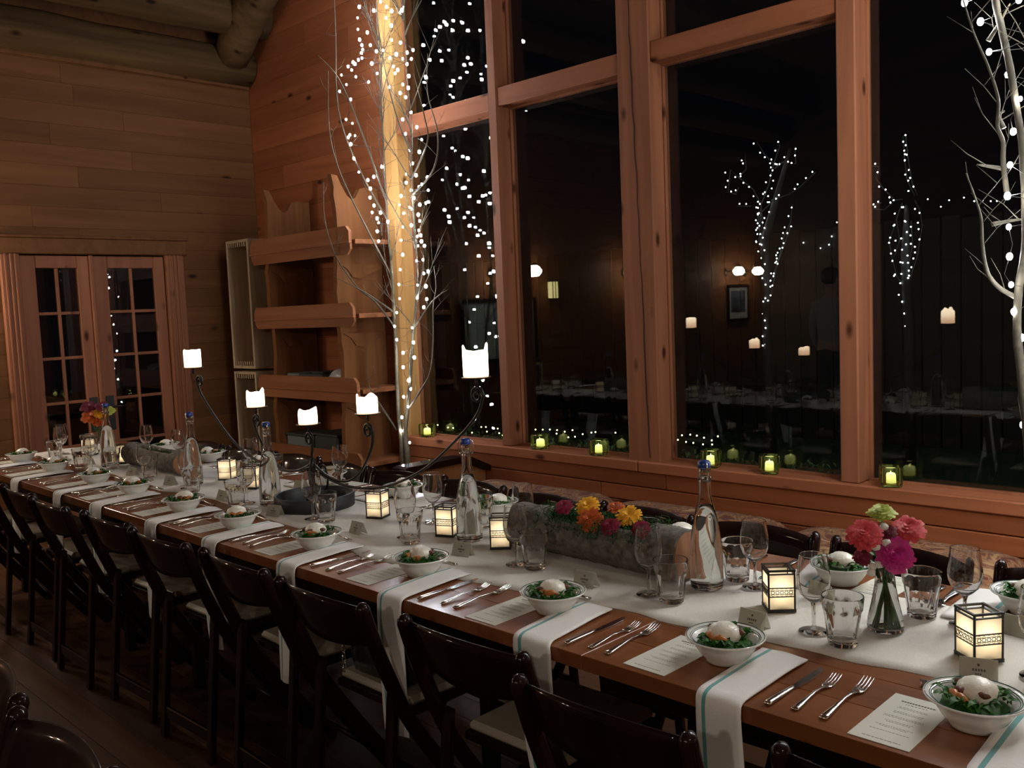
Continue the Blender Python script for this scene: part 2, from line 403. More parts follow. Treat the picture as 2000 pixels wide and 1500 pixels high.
# left wall with the door opening y 2.15..3.30, z 0..2.06
D0, D1, DH = 2.19, 3.25, 2.045
mb = MB(); mb.box(XL-.16, XL-.019, YB, D0, 0, 4.2); mb.box(XL-.16, XL-.019, D1, YW+.2, 0, 4.2); mb.box(XL-.16, XL-.019, D0, D1, DH, 4.2)
wl = struct('wall_left', mb, 'fir_wall')
plank_wall(wl, 'y', XL-.009, (0.0, 3.5, .148), 1.05, YW+.09, 'fir_wall', hole=(D0, D1, 0, DH))
mb = MB()
for i in range(24): mb.box(XL-.018, XL+.001, YB, 1.05, .148*i, .148*i+.145, .003)
part('distant_planks', mb, 'fir_wall', wl, kind='stuff')
# window wall left of the window, below and above it
mb = MB(); mb.box(XL, -5.05, YW+.109, YW+.25, 0, 6.2); mb.box(-5.05, XR, YW+.109, YW+.25, 0, .6); mb.box(-5.05, XR, YW+.12, YW+.25, 4.7, 8)
ww = struct('wall_window', mb, 'fir_wall_red')
plank_wall(ww, 'x', YW+.098, (0.0, 5.6, .172), XL, -5.02, 'fir_wall_red', sgn=-1)
for z0, z1 in ((.335, .43), (.432, .515), (.517, .60)):
    u = -5.0
    while u < .8:
        u2 = min(u+R.uniform(1.5, 2.4), .8); L = u2-u; m_ = MB(); m_.box(-L/2+.001, L/2-.001, -.012, .012, -(z1-z0)/2+.001, (z1-z0)/2-.001, .004)
        part('panel_board', m_, 'fir_wall_red', ww, ((u+u2)/2, YW-.03+R.uniform(-.002, .002), (z0+z1)/2)); u = u2
mb = MB(); mb.box(-5.0, .8, YW-.017, YW+.108, .02, .598); part('wainscot_backing', mb, 'fir_wall_red', ww)
# other walls and the pitched ceiling, seen only mirrored in the window
mb = MB(); mb.box(XL-.2, XR+.2, YB-.2, YB, 0, 8); struct('wall_back', mb, 'ceiling_wood')
mb = MB(); mb.box(XR, XR+.2, YB, YW+.2, 0, 6); struct('wall_right', mb, 'fir_wall')
mb = MB()
xs = [(XL-.2, 3.95), (-1.6, 7.2), (XR+.2, 3.7)]
for (xa, za), (xb, zb) in zip(xs, xs[1:]):
    mb.add([(xa, YB-.2, za), (xb, YB-.2, zb), (xb, YW+.3, zb), (xa, YW+.3, za), (xa, YB-.2, za+.15), (xb, YB-.2, zb+.15), (xb, YW+.3, zb+.15), (xa, YW+.3, za+.15)],
           [(0, 1, 2, 3), (7, 6, 5, 4), (0, 4, 5, 1), (2, 6, 7, 3), (1, 5, 6, 2), (0, 3, 7, 4)])
ce = struct('ceiling', mb, 'ceiling_wood')
for i in range(14):                                                  # roof boards running along the room
    xa = XL+.02+i*.2; za = 3.95+(xa-XL+.2)*.6
    m_ = MB(); sl = math.atan(3.25/5.63)
    m_.box(-3.0, 3.0, -.115, .115, -.012, .012, .004); part('roof_board', m_, 'ceiling_wood', ce, (xa+.1, 1.1, 3.95+(xa+.1-XL+.2)*.577-.016), (-sl, 0, PI/2) if False else (sl, 0, -PI/2))
# log plate on the left wall, purlins, and the rafter log in the corner
def log(name, p0, p1, r, mat, seed, label=None):
    rr = random.Random(seed); n = 22; path = []; rad = []
    for i in range(n):
        t = i/(n-1); path.append(Vector(p0).lerp(Vector(p1), t)+Vector((rr.uniform(-.006, .006), 0, rr.uniform(-.008, .008)))); rad.append(r*(1+rr.uniform(-.05, .05)))
    m_ = MB(); m_.tube(path, rad, 14); return struct(name, m_, mat)
log('trim_1', (XL+.02, YB+.1, 3.60), (XL+.02, YW+.08, 3.60), .15, 'log_wood', 1)
log('trim_2', (XL+.30, YB+.1, 3.93), (XL+.30, YW+.08, 3.93), .17, 'log_wood', 2)
log('trim_3', (XL+.72, YB+.1, 4.2), (XL+.72, YW+.08, 4.2), .15, 'log_wood', 4)
log('trim_4', (XL+.12, YW-.12, 3.66), (-4.6, YW-.22, 5.25), .15, 'log_wood', 3)
mb = MB(); mb.box(XL, XL+.035, 1.0, YW+.08, 3.43, 3.50, .006); struct('trim_5', mb, 'fir_wall')

# ------------------------------------------------------------------ window: posts, rails, sill, panes
def vpost(name, x0, x1, y0, y1, z0, z1, mat='timber', ch=.006):
    m_ = MB(); m_.box(-(x1-x0)/2, (x1-x0)/2, y0, y1, z0, z1, ch); o = struct(name, m_, mat, ((x0+x1)/2, 0, 0)); return o
mainp = vpost('trim_6', -3.055, -2.845, YW-.03, YW+.14, .62, 6.4)
vpost('trim_7', -4.045, -3.972, YW-.03, YW+.14, .66, 6.0)
vpost('trim_8', -1.845, -1.757, YW-.03, YW+.14, .66, 6.0)
vpost('trim_9', .30, .5, YW-.03, YW+.14, .62, 6.0)
vpost('trim_10', -5.09, -4.955, YW-.05, YW+.14, 0, 6.0, 'post_pale', .03)
def hrail(name, x0, x1, z0, z1, y0=YW-.02):
    m_ = MB(); L = x1-x0; m_.box(-L/2, L/2, y0, YW+.14, z0, z1, .006); return struct(name, m_, 'timber_flat', ((x0+x1)/2, 0, 0))
hrail('trim_11', -4.955, -4.045, 2.72, 2.83); hrail('trim_12', -3.972, -3.055, 2.735, 2.845); hrail('trim_13', -2.845, -1.845, 2.755, 2.86)
hrail('trim_14', -4.955, .30, 4.6, 4.75)
sillo = []
for k, (x0, x1) in enumerate(((-4.98, -2.98), (-2.978, -.9), (-.898, .9))):
    m_ = MB(); L = x1-x0; m_.box(-L/2+.001, L/2-.001, YW-.055, YW+.16, .60, .66, .006); sillo.append(struct('trim_%d' % (15+k), m_, 'timber_flat', ((x0+x1)/2, 0, 0)))
# drying crack in the main post, wandering down its face
m_ = MB(); zz = 4.6; cx0 = -.035; vs = []; fs = []; rr = random.Random(5); i = 0
while zz > .66:
    t = (4.6-zz)/3.9; xx = -.055+.095*t+rr.uniform(-.004, .004); wd = .0022+.0022*math.sin(t*9)**2
    vs += [(xx-wd, YW-.0312, zz), (xx+wd, YW-.0312, zz), (xx+wd, YW-.02, zz), (xx-wd, YW-.02, zz)]
    if i: b_ = 4*i; fs += [(b_-4, b_-3, b_+1, b_), (b_-3, b_-2, b_+2, b_+1), (b_-1, b_-4, b_, b_+3)]
    i += 1; zz -= .08
m_.add(vs, fs); part('crack', m_, 'dark_crack', mainp)
PANES = [(-4.96, -4.04, .655, 2.725), (-3.975, -3.05, .655, 2.74), (-4.96, -4.04, 2.825, 4.61), (-3.975, -3.05, 2.84, 4.61),
         (-2.85, -1.84, .655, 2.76), (-2.85, -1.84, 2.855, 4.61), (-1.76, .31, .655, 4.61)]
for k, (x0, x1, z0, z1) in enumerate(PANES):
    m_ = MB(); m_.box(x0, x1, YW+.097, YW+.103, z0, z1)
    p = struct('window_%d' % (k+1), m_, 'window_glass')
    m_ = MB(); b = .014
    m_.box(x0, x1, YW+.075, YW+.097, z0, z0+b); m_.box(x0, x1, YW+.075, YW+.097, z1-b, z1)
    m_.box(x0, x0+b, YW+.075, YW+.097, z0+b, z1-b); m_.box(x1-b, x1, YW+.075, YW+.097, z0+b, z1-b)
    part('glazing_bead', m_, 'timber', p)

# ------------------------------------------------------------------ french door in the left wall
def door_leaf(name, y0, y1, handle_y):
    root = bpy.data.objects.new(name, None); C.objects.link(root); root['kind'] = 'structure'; root.location = (XL-.03, y0, 0)
    W = y1-y0; st = .10 if True else 0; d = .02
    m_ = MB(); m_.box(-d, d, 0, .105, 0, 2.035, .004); part('stile', m_, 'timber', root)
    m_ = MB(); m_.box(-d, d, W-.085, W, 0, 2.035, .004); part('stile', m_, 'timber', root)
    y_a, y_b = .105, W-.085
    m_ = MB(); m_.box(-d, d, y_a, y_b, 1.945, 2.035, .004); part('rail', m_, 'timber', root)
    m_ = MB(); m_.box(-d, d, y_a, y_b, 0, .30, .004); part('rail', m_, 'timber', root)
    zs = [.30+(1.945-.30)*k/5 for k in range(6)]; ym = (y_a+y_b)/2
    m_ = MB(); m_.box(-.014, .014, ym-.011, ym+.011, .30, 1.945, .003); part('muntin', m_, 'timber', root)
    for z in zs[1:-1]:
        m_ = MB(); m_.box(-.0135, .0135, y_a, y_b, z-.011, z+.011, .003); part('muntin', m_, 'timber', root)
    for k in range(5):
        for a, b_ in ((y_a, ym), (ym, y_b)):
            m_ = MB(); m_.box(-.003, .003, a, b_, zs[k], zs[k+1]); part('pane', m_, 'window_glass', root)
    m_ = MB(); m_.box(d, d+.008, handle_y-.03, handle_y+.03, .72, .98, .003); pl = part('handle_plate', m_, 'hinge_black', root)
    m_ = MB(); s_ = 1 if handle_y < W/2 else -1
    m_.tube([(d+.008, handle_y, .90), (d+.05, handle_y, .90), (d+.055, handle_y+s_*.05, .90), (d+.05, handle_y+s_*.10, .895)], .009, 8); part('lever', m_, 'hinge_black', pl)
    return root
YM = (D0+D1)/2-.05
door_leaf('door_1', D0+.003, YM, YM-D0-.045); door_leaf('door_2', YM+.03, D1-.003, .05)
m_ = MB(); m_.box(XL-.06, XL+.012, YM+.001, YM+.029, 0, 2.04, .006); struct('trim_18', m_, 'timber')
for k, (a, b_) in enumerate(((D0-.13, D0), (D1, D1+.15))):
    m_ = MB(); m_.box(XL-.01, XL+.026, a, b_, 0, DH+.0, .008); 
    for q in (.025, .06, .09): m_.box(XL+.026, XL+.034, a+q, a+q+.015, 0, DH, .003)
    struct('trim_%d' % (19+k), m_, 'timber')
m_ = MB(); m_.box(XL-.01, XL+.028, D0-.16, D1+.18, DH, DH+.115, .006); m_.box(XL-.01, XL+.04, D0-.175, D1+.195, DH+.115, DH+.135, .004); struct('trim_21', m_, 'fir_wall')
m_ = MB(); m_.box(XL+.001, XL+.022, 1.0, D0-.17, 0, .12, .004); struct('baseboard_left', m_, 'fir_wall')

# ------------------------------------------------------------------ measured positions of bulbs and branches (metres)
BL= [(-4.986,3.75,3.53),(-4.845,3.759,3.473),(-5.033,3.766,3.474),(-4.952,3.704,3.37),(-5.053,3.856,3.401),(-4.824,3.617,3.26),(-5.052,3.804,3.309),(-4.755,3.585,3.178),(-5.188,3.9,3.304),(-4.94,3.789,3.281),(-4.537,3.523,3.108),(-4.537,3.575,3.122),(-4.517,3.61,3.078),(-4.884,3.672,3.167),(-5.155,3.846,3.243),(-5.128,3.782,3.21),(-5.118,3.788,3.198),(-5.009,3.652,3.137),(-5.312,3.9,3.216),(-5.179,3.835,3.133),(-5.051,3.624,3.087),(-4.931,3.573,2.995),(-5.226,3.728,3.03),(-4.902,3.73,3.028),(-5.018,3.894,3.131),(-4.666,3.582,3.072),(-4.734,3.764,2.967),(-5.135,3.75,2.963),(-5.169,3.727,2.833),(-5.06,3.698,2.786),(-5.028,3.649,2.7),(-5.243,3.848,2.75),(-5.022,3.63,2.681),(-4.935,3.584,2.619),(-5.053,3.689,2.554),(-5.06,3.729,2.469),(-4.842,3.756,2.476),(-4.899,3.729,2.417),(-4.901,3.68,2.392),(-4.853,3.661,2.33),(-5.1,3.84,2.31),(-4.987,3.785,2.241),(-4.886,3.689,2.181),(-4.934,3.796,2.19),(-4.949,3.776,2.152),(-4.796,3.669,2.105),(-4.785,3.736,2.112),(-4.794,3.653,2.049),(-4.856,3.707,1.992),(-4.755,3.747,3.503),(-4.636,3.698,3.431),(-4.676,3.77,3.429),(-4.88,3.884,3.459),(-4.431,3.564,3.242),(-4.841,3.891,3.308),(-4.342,3.579,3.313),(-4.75,3.9,3.462),(-4.695,3.885,3.478),(-4.65,3.808,3.234),(-4.42,3.582,3.074),(-4.642,3.851,3.178),(-4.496,3.779,3.149),(-4.652,3.821,3.136),(-4.385,3.669,3.053),(-4.557,3.775,3.076),(-4.471,3.596,3.015),(-4.753,3.857,3.093),(-4.55,3.67,3.001),(-4.426,3.676,2.961),(-4.407,3.61,2.897),(-4.33,3.588,2.859),(-4.496,3.659,2.87),(-4.406,3.627,2.823),(-4.61,3.832,2.794),(-4.688,3.825,2.762),(-4.492,3.776,2.675),(-4.361,3.575,2.591),(-4.47,3.791,2.596),(-4.681,3.867,2.569),(-4.412,3.719,2.505),(-4.564,3.785,2.461),(-4.68,3.825,2.412),(-4.434,3.702,2.364),(-4.705,3.841,2.362),(-4.443,3.802,2.358),(-4.493,3.846,2.288),(-4.659,3.756,2.266),(-4.789,3.843,2.228),(-4.587,3.784,2.295),(-4.512,3.786,2.308),(-4.411,3.724,2.307),(-4.541,3.764,2.24),(-4.533,3.718,2.178),(-4.67,3.852,2.188),(-4.455,3.738,2.187),(-4.439,3.774,2.197),(-4.681,3.788,2.159),(-4.474,3.737,2.127),(-4.424,3.705,2.082),(-4.493,3.692,2.061),(-4.657,3.756,2.068),(-4.563,3.811,2.039),(-4.38,3.642,1.981),(-4.466,3.742,1.997),(-4.564,3.661,1.973),(-4.529,3.799,1.966),(-4.545,3.783,1.939),(-4.434,3.741,1.93),(-4.6,3.699,1.888),(-4.775,3.811,1.801),(-4.678,3.761,1.891),(-4.499,3.725,1.84),(-4.406,3.7,1.841),(-4.488,3.807,1.773),(-4.527,3.804,1.762),(-4.454,3.687,1.686),(-4.407,3.714,1.675),(-4.66,3.702,1.699),(-4.72,3.75,1.609),(-4.532,3.744,1.608),(-4.487,3.783,1.597),(-4.382,3.668,1.545),(-4.759,3.751,1.519),(-4.805,3.763,1.429),(-4.582,3.731,1.418),(-4.687,3.683,1.344),(-4.571,3.726,1.323),(-4.739,3.771,1.253),(-4.544,3.704,1.228),(-4.724,3.753,1.159),(-4.673,3.753,1.074),(-4.681,3.771,1.016),(-4.742,3.758,0.962),(-4.676,3.738,0.902),(-4.686,3.691,0.836),(-4.788,3.761,0.731),(-4.652,3.717,0.668)]
BR= [(-1.032,3.132,2.414),(-0.976,3.103,2.337),(-0.956,3.118,2.244),(-0.911,3.141,2.169),(-0.858,3.083,2.079),(-0.895,3.147,1.995),(-0.909,3.165,1.897),(-0.878,3.034,1.79),(-0.913,3.169,1.706),(-0.901,3.136,1.612),(-0.869,3.041,1.524),(-0.875,3.093,1.441),(-0.86,3.12,1.359),(-0.868,3.166,1.267),(-0.862,3.08,2.368),(-0.854,3.111,1.088)]
S1 = [(-4.795,3.77,0.509),(-4.82,3.77,0.872),(-4.81,3.77,1.386),(-4.812,3.77,1.758),(-4.83,3.77,2.129),(-4.831,3.77,2.561),(-4.83,3.77,2.889),(-4.818,3.77,3.212),(-4.827,3.77,3.537)]
S2 = [(-4.746,3.77,0.514),(-4.755,3.77,0.737),(-4.69,3.77,1.014),(-4.649,3.77,1.25),(-4.584,3.77,1.549),(-4.548,3.77,1.809),(-4.561,3.77,2.103),(-4.566,3.77,2.361),(-4.531,3.77,2.676),(-4.556,3.77,2.997),(-4.556,3.77,3.311),(-4.569,3.77,3.47)]
Bq1 = [(-4.717,3.77,0.877),(-4.584,3.77,1.017),(-4.503,3.77,1.136),(-4.477,3.77,1.35),(-4.482,3.77,1.546),(-4.462,3.77,1.675),(-4.492,3.77,1.806)]
Bq2 = [(-4.848,3.77,0.731),(-4.949,3.77,0.865),(-5.014,3.77,0.968),(-5.045,3.77,1.073),(-4.998,3.77,1.284)]
Bq3 = [(-4.807,3.77,1.42),(-4.943,3.77,1.594),(-5.076,3.77,1.703),(-5.233,3.77,1.922),(-5.269,3.77,2.171),(-5.187,3.77,2.406)]
Bq4 = [(-4.817,3.77,1.759),(-4.935,3.77,2.003),(-5.055,3.77,2.253),(-5.148,3.77,2.504),(-5.155,3.77,2.745),(-5.063,3.77,3.1)]
Bq5 = [(-4.644,3.77,1.384),(-4.439,3.77,1.577),(-4.296,3.77,1.651)]
Bq6 = [(-4.584,3.77,1.549),(-4.432,3.77,1.802),(-4.366,3.77,1.894)]
Bq7 = [(-4.81,3.77,1.522),(-4.965,3.77,1.664),(-5.128,3.77,1.775)]
Bq8 = [(-4.83,3.77,2.129),(-5.033,3.77,2.489),(-5.142,3.77,2.879),(-5.042,3.77,3.328),(-4.952,3.77,3.569)]
Bq9 = [(-4.566,3.77,2.361),(-4.342,3.77,2.551),(-4.306,3.77,2.7),(-4.336,3.77,2.952)]
Bq10 = [(-4.543,3.77,2.518),(-4.604,3.77,2.72),(-4.643,3.77,3.014),(-4.635,3.77,3.298)]
Bq11 = [(-4.559,3.77,2.264),(-4.368,3.77,2.399),(-4.337,3.77,2.612),(-4.439,3.77,2.879),(-4.445,3.77,3.129)]
Bq12 = [(-4.821,3.77,2.228),(-4.97,3.77,2.748),(-5.066,3.77,3.067),(-5.168,3.77,3.222)]
T1 = [(-0.833,3.1,0.979),(-0.848,3.1,1.169),(-0.863,3.1,1.312),(-0.869,3.1,1.391),(-0.864,3.1,1.517),(-0.846,3.1,1.656),(-0.855,3.1,1.918),(-0.873,3.1,2.058),(-0.895,3.1,2.199),(-0.917,3.1,2.31),(-0.936,3.1,2.421)]
T2 = [(-0.875,3.1,1.486),(-0.915,3.1,1.519),(-0.94,3.1,1.568),(-0.946,3.1,1.648),(-0.942,3.1,1.727),(-0.952,3.1,1.791),(-0.97,3.1,1.864)]
T3 = [(-0.897,3.1,1.793),(-0.904,3.1,1.894),(-0.899,3.1,1.955),(-0.909,3.1,2.003),(-0.902,3.1,2.079),(-0.924,3.1,2.175),(-0.96,3.1,2.282),(-0.99,3.1,2.405)]
T4 = [(-0.909,3.1,2.003),(-0.923,3.1,2.044),(-0.909,3.1,2.057)]
T5 = [(-0.904,3.1,1.879),(-0.955,3.1,1.892)]
T6 = [(-0.94,3.1,1.714),(-0.901,3.1,1.723),(-0.858,3.1,1.727)]
T7 = [(-0.953,3.1,2.273),(-0.924,3.1,2.32),(-0.896,3.1,2.373)]
OL1= [[(-4.11,7.4,0.97),(-4.12,7.4,1.34),(-4.12,7.4,1.71),(-4.13,7.4,2.02),(-4.1,7.4,2.2),(-4.05,7.4,2.37),(-4.02,7.4,2.63),(-3.92,7.4,2.71),(-3.87,7.4,2.79)],[(-4.09,7.4,1.43),(-4.03,7.4,1.7),(-3.98,7.4,1.88),(-3.93,7.4,2.05),(-3.86,7.4,2.18)],[(-4.18,7.4,1.98),(-4.16,7.4,2.21),(-4.15,7.4,2.34),(-4.22,7.4,2.48),(-4.37,7.4,2.61),(-4.45,7.4,2.69),(-4.48,7.4,2.49),(-4.4,7.4,2.46),(-4.37,7.4,2.52)],[(-4.15,7.4,1.98),(-4.14,7.4,2.2),(-4.15,7.4,2.34),(-4.07,7.4,2.51),(-4.02,7.4,2.68),(-4.11,7.4,2.78),(-4.18,7.4,2.9)],[(-4.02,7.4,2.68),(-3.96,7.4,2.82),(-3.97,7.4,2.88)],[(-4.01,7.4,2.64),(-3.92,7.4,2.69),(-3.81,7.4,2.65),(-3.82,7.4,2.8)],[(-4.05,7.4,2.37),(-3.88,7.4,2.4),(-3.78,7.4,2.45),(-3.63,7.4,2.56)],[(-3.85,7.4,2.31),(-3.88,7.4,2.09),(-4.09,7.4,1.61)],[(-4.14,7.4,1.93),(-4.18,7.4,2.16),(-4.18,7.4,2.25),(-4.05,7.4,2.35)],[(-4.37,7.4,2.61),(-4.29,7.4,2.67),(-4.3,7.4,2.82)],[(-4.39,7.4,2.35),(-4.25,7.4,2.34)]]
OL2= [[(-2.94,7.6,1.13),(-2.98,7.6,1.39),(-2.99,7.6,1.56),(-2.97,7.6,1.81),(-2.93,7.6,2.01),(-2.96,7.6,2.22)],[(-2.97,7.6,1.56),(-3.04,7.6,1.65),(-3.08,7.6,1.82),(-3.1,7.6,1.94),(-3.05,7.6,2.07)],[(-2.95,7.6,1.56),(-2.87,7.6,1.8),(-2.83,7.6,2.04),(-2.85,7.6,2.17),(-2.89,7.6,2.25)],[(-2.98,7.6,2.78),(-2.97,7.6,2.59),(-2.95,7.6,2.42),(-2.89,7.6,2.29)],[(-2.96,7.6,2.78),(-2.94,7.6,2.59),(-2.91,7.6,2.4),(-2.87,7.6,2.29)],[(-3.28,7.6,2.57),(-3.18,7.6,2.56),(-3.2,7.6,2.46),(-3.14,7.6,2.37),(-3.05,7.6,2.27),(-2.99,7.6,2.27)],[(-3.27,7.6,2.25),(-3.16,7.6,2.26),(-3.24,7.6,2.22),(-3.14,7.6,2.2),(-3.07,7.6,2.25)],[(-3.06,7.6,1.81),(-3.01,7.6,1.94),(-3.04,7.6,2.11),(-2.99,7.6,2.24)],[(-2.92,7.6,1.56),(-2.95,7.6,1.68),(-2.91,7.6,1.89),(-2.92,7.6,2.09)]]
OL3= [[(-4.63,8.9,2.07),(-4.47,8.9,2.05),(-4.39,8.9,2.0),(-4.3,8.9,2.05),(-4.24,8.9,2.22),(-4.19,8.9,2.42),(-4.15,8.9,2.59)],[(-3.36,8.9,2.42),(-3.24,8.9,2.32),(-3.17,8.9,2.31),(-3.02,8.9,2.39),(-2.93,8.9,2.33),(-2.84,8.9,2.3),(-2.8,8.9,2.31),(-2.73,8.9,2.33),(-2.61,8.9,2.25)]]
FL= [(-5.338,4.55,0.642),(-5.219,4.55,0.63),(-5.16,4.55,0.63),(-4.951,4.55,0.608),(-4.848,4.55,0.657),(-4.799,4.55,0.66),(-4.79,4.55,0.627),(-4.729,4.55,0.661),(-4.676,4.55,0.656),(-4.663,4.55,0.624),(-4.627,4.55,0.611),(-4.449,4.55,0.671),(-4.451,4.55,0.645),(-4.38,4.55,0.661),(-4.301,4.55,0.673),(-4.233,4.55,0.677),(-4.167,4.55,0.682),(-4.101,4.55,0.682),(-4.032,4.55,0.676),(-3.963,4.55,0.691),(-4.107,4.55,0.658),(-4.002,4.55,0.64),(-3.943,4.55,0.648),(-3.875,4.55,0.67),(-3.8,4.55,0.685),(-3.766,4.55,0.691),(-3.601,4.55,0.698),(-4.412,4.55,0.619),(-4.343,4.55,0.62),(-3.097,4.55,0.716),(-3.038,4.55,0.724),(-2.992,4.55,0.721),(-2.943,4.55,0.712),(-3.127,4.55,0.686),(-3.069,4.55,0.678),(-3.018,4.55,0.676),(-2.951,4.55,0.672),(-2.891,4.55,0.7),(-2.889,4.55,0.676),(-2.849,4.55,0.727)]

# ------------------------------------------------------------------ tables under the runner
TY0, TY1, TZ = 1.47, 2.43, .75
def make_table(x0, x1, label):
    root = thing('farm_table', label, 'table', ((x0+x1)/2, (TY0+TY1)/2, 0)); ox, oy = (x0+x1)/2, (TY0+TY1)/2
    hw = (x1-x0)/2-.0015; hd = (TY1-TY0)/2; eb = .165
    n = 7; wd = (2*hd)/n
    for k in range(n):
        m_ = MB(); y0 = -hd+k*wd; m_.box(-hw+eb+.001, hw-eb-.001, y0+.0007, y0+wd-.0007, TZ-.034, TZ, .0009); part('plank', m_, 'table_wood', root)
    for s in (-1, 1):
        m_ = MB(); a = s*(hw-eb); b_ = s*hw; m_.box(min(a, b_), max(a, b_), -hd, hd, TZ-.034, TZ, .0014); part('end_board', m_, 'table_end', root)
    for s in (-1, 1):
        m_ = MB(); m_.box(-hw+.16, hw-.16, s*(hd-.10)-.012, s*(hd-.10)+.012, TZ-.115, TZ-.036, .003); part('apron', m_, 'black_steel', root)
    for s in (-1, 1):
        xx = s*(hw-.34)
        for t in (-1, 1):
            m_ = MB(); m_.box(xx-.02, xx+.02, t*(hd-.19)-.02, t*(hd-.19)+.02, 0, TZ-.117, .003); part('leg', m_, 'black_steel', root)
        m_ = MB(); m_.box(xx-.015, xx+.015, -hd+.22, hd-.22, .16, .20, .003); part('leg_brace', m_, 'black_steel', root)
        m_ = MB(); m_.box(xx-.015, xx+.015, -hd+.22, hd-.22, TZ-.16, TZ-.117, .003); part('leg_brace', m_, 'black_steel', root)
    return root
make_table(-1.445, .995, 'brown farm table at the right end of the long row')
make_table(-3.885, -1.445, 'brown farm table in the middle of the long row under the iron candelabra')
make_table(-6.02, -3.885, 'brown farm table at the far left end of the row, near the french doors')
# white runner with wavy edges, running over the three tables
FE = [(-6.0, 1.80), (-5.5, 1.83), (-5.0, 1.84), (-4.4, 1.815), (-4.05, 1.775), (-3.82, 1.83), (-3.4, 1.81), (-2.77, 1.735), (-2.36, 1.665), (-1.91, 1.69), (-1.72, 1.705), (-1.42, 1.755), (-1.1, 1.76), (-.93, 1.795), (-.78, 1.80), (-.58, 1.82), (-.3, 1.81), (.3, 1.83), (.98, 1.82)]
def interp(tab, x):
    for (a, ya), (b_, yb) in zip(tab, tab[1:]):
        if x <= b_: return ya+(yb-ya)*max(0, (x-a))/(b_-a)
    return tab[-1][1]
mb = MB(); n = 180; ny = 10; vs = []; fs = []
rr = random.Random(8)
for i in range(n+1):
    x = -6.0+6.98*i/n; f = interp(FE, x)+.006*math.sin(x*17)+.003*math.sin(x*41); b_ = 2.27+.03*math.sin(x*2.1+1)+.008*math.sin(x*13)
    for j in range(ny+1):
        t = j/ny; z = TZ+.0022+.0016*math.sin(x*9+t*5)*math.sin(t*7+x*3)+.0012*math.sin(x*31+t*11)
        vs.append((x, f+(b_-f)*t, max(z, TZ+.001)))
N = len(vs)
for i in range(n):
    for j in range(ny): a = i*(ny+1)+j; fs.append((a, a+ny+1, a+ny+2, a+1))
vs2 = [(x, y, TZ+.0004) for x, y, z in vs]
per = [i*(ny+1) for i in range(n+1)]+[n*(ny+1)+j for j in range(1, ny+1)]+[i*(ny+1)+ny for i in range(n-1, -1, -1)]+[j for j in range(ny-1, 0, -1)]
mb.add(vs+vs2, fs+[(per[k], per[(k+1) % len(per)], per[(k+1) % len(per)]+N, per[k]+N) for k in range(len(per))], 0, True)
solo('table_runner', mb, 'linen', 'long white linen runner with wavy edges down the middle of the tables', 'runner')

# ------------------------------------------------------------------ folding chairs
def make_chair():
    root = thing('folding_chair', 'x', 'chair')
    for s in (-1, 1):
        m_ = MB(); X = s*.196
        m_.tube(smooth_path([(X, -.03, .77), (X, -.005, .69), (X, .045, .56), (X, .11, .42), (X, .26, .2), (X, .40, .012)], 4), .0215, 10, flat=.72, round_cap=True); part('leg', m_, 'mahogany', root)
        m_ = MB(); X = s*.168; m_.box(X-.017, X+.017, -.011, .011, 0, .53, .004, T=Matrix.Translation((0, .02, 0)) @ Matrix.Rotation(-.10, 4, 'X')); part('leg', m_, 'mahogany', root)
    m_ = MB(); vs = []; fs = []; nx, nz = 16, 5
    for lay in (0, 1):
        for i in range(nx+1):
            u = -1+2*i/nx; bow = -.032*(1-u*u)
            ztop = .772+.012*(1-u*u); zbot = .662-.018*(1-u*u)
            for j in range(nz+1):
                t = j/nz; z = zbot+(ztop-zbot)*t; lean = .040*(1-t)
                edge = .0035*(1 if 0 < j < nz else .35)
                vs.append((u*.184, bow+lean-.022+(edge if lay else -edge)*1.8, z))
    K = (nx+1)*(nz+1)
    for i in range(nx):
        for j in range(nz):
            a = i*(nz+1)+j; fs.append((a, a+1, a+nz+2, a+nz+1)); fs.append((K+a, K+a+nz+1, K+a+nz+2, K+a+1))
        a = i*(nz+1); fs.append((a, a+nz+1, K+a+nz+1, K+a)); a += nz; fs.append((a, K+a, K+a+nz+1, a+nz+1))
    for a0 in (0, nx*(nz+1)):
        for j in range(nz): a = a0+j; fs.append((a, K+a, K+a+1, a+1))
    m_.add(vs, fs, 0, True); part('backrest', m_, 'mahogany', root)
    m_ = MB(); m_.box(-.172, -.148, .125, .49, .425, .447, .003); m_.box(.148, .172, .125, .49, .425, .447, .003); m_.box(-.148, .148, .47, .49, .425, .447, .003); m_.box(-.148, .148, .125, .145, .425, .447, .003); part('seat_frame', m_, 'mahogany', root)
    m_ = MB(); m_.box(-.165, .165, .13, .485, .448, .475, .011); part('seat_cushion', m_, 'ivory_vinyl', root)
    m_ = MB(); m_.tube([(-.19, .345, .095), (.19, .345, .095)], .010, 8); part('stretcher', m_, 'mahogany', root)
    m_ = MB(); m_.box(-.152, .152, .022, .038, .07, .115, .003); part('stretcher', m_, 'mahogany', root)
    return root
FX = [-.52, -1.05, -1.52, -2.065, -2.56, -3.06, -3.54, -4.07, -4.53, -5.12, -5.62]      # front chairs
CY = [1.335, 1.275, 1.36, 1.345, 1.36, 1.35, 1.36, 1.33, 1.35, 1.33, 1.30]
rr = random.Random(21)
for k, x in enumerate(FX):
    place('chair', make_chair, (x, CY[k], 0), rr.uniform(-.05, .05), 'dark mahogany folding chair on the near side, %s from the right' % ('first' if k == 0 else ORD[k]), 'chairs along the near side of the table')
BXC = [-.12, -.57, -1.03, -1.49, -1.93, -2.385, -2.85, -3.31, -3.77, -4.23, -4.70, -5.2]
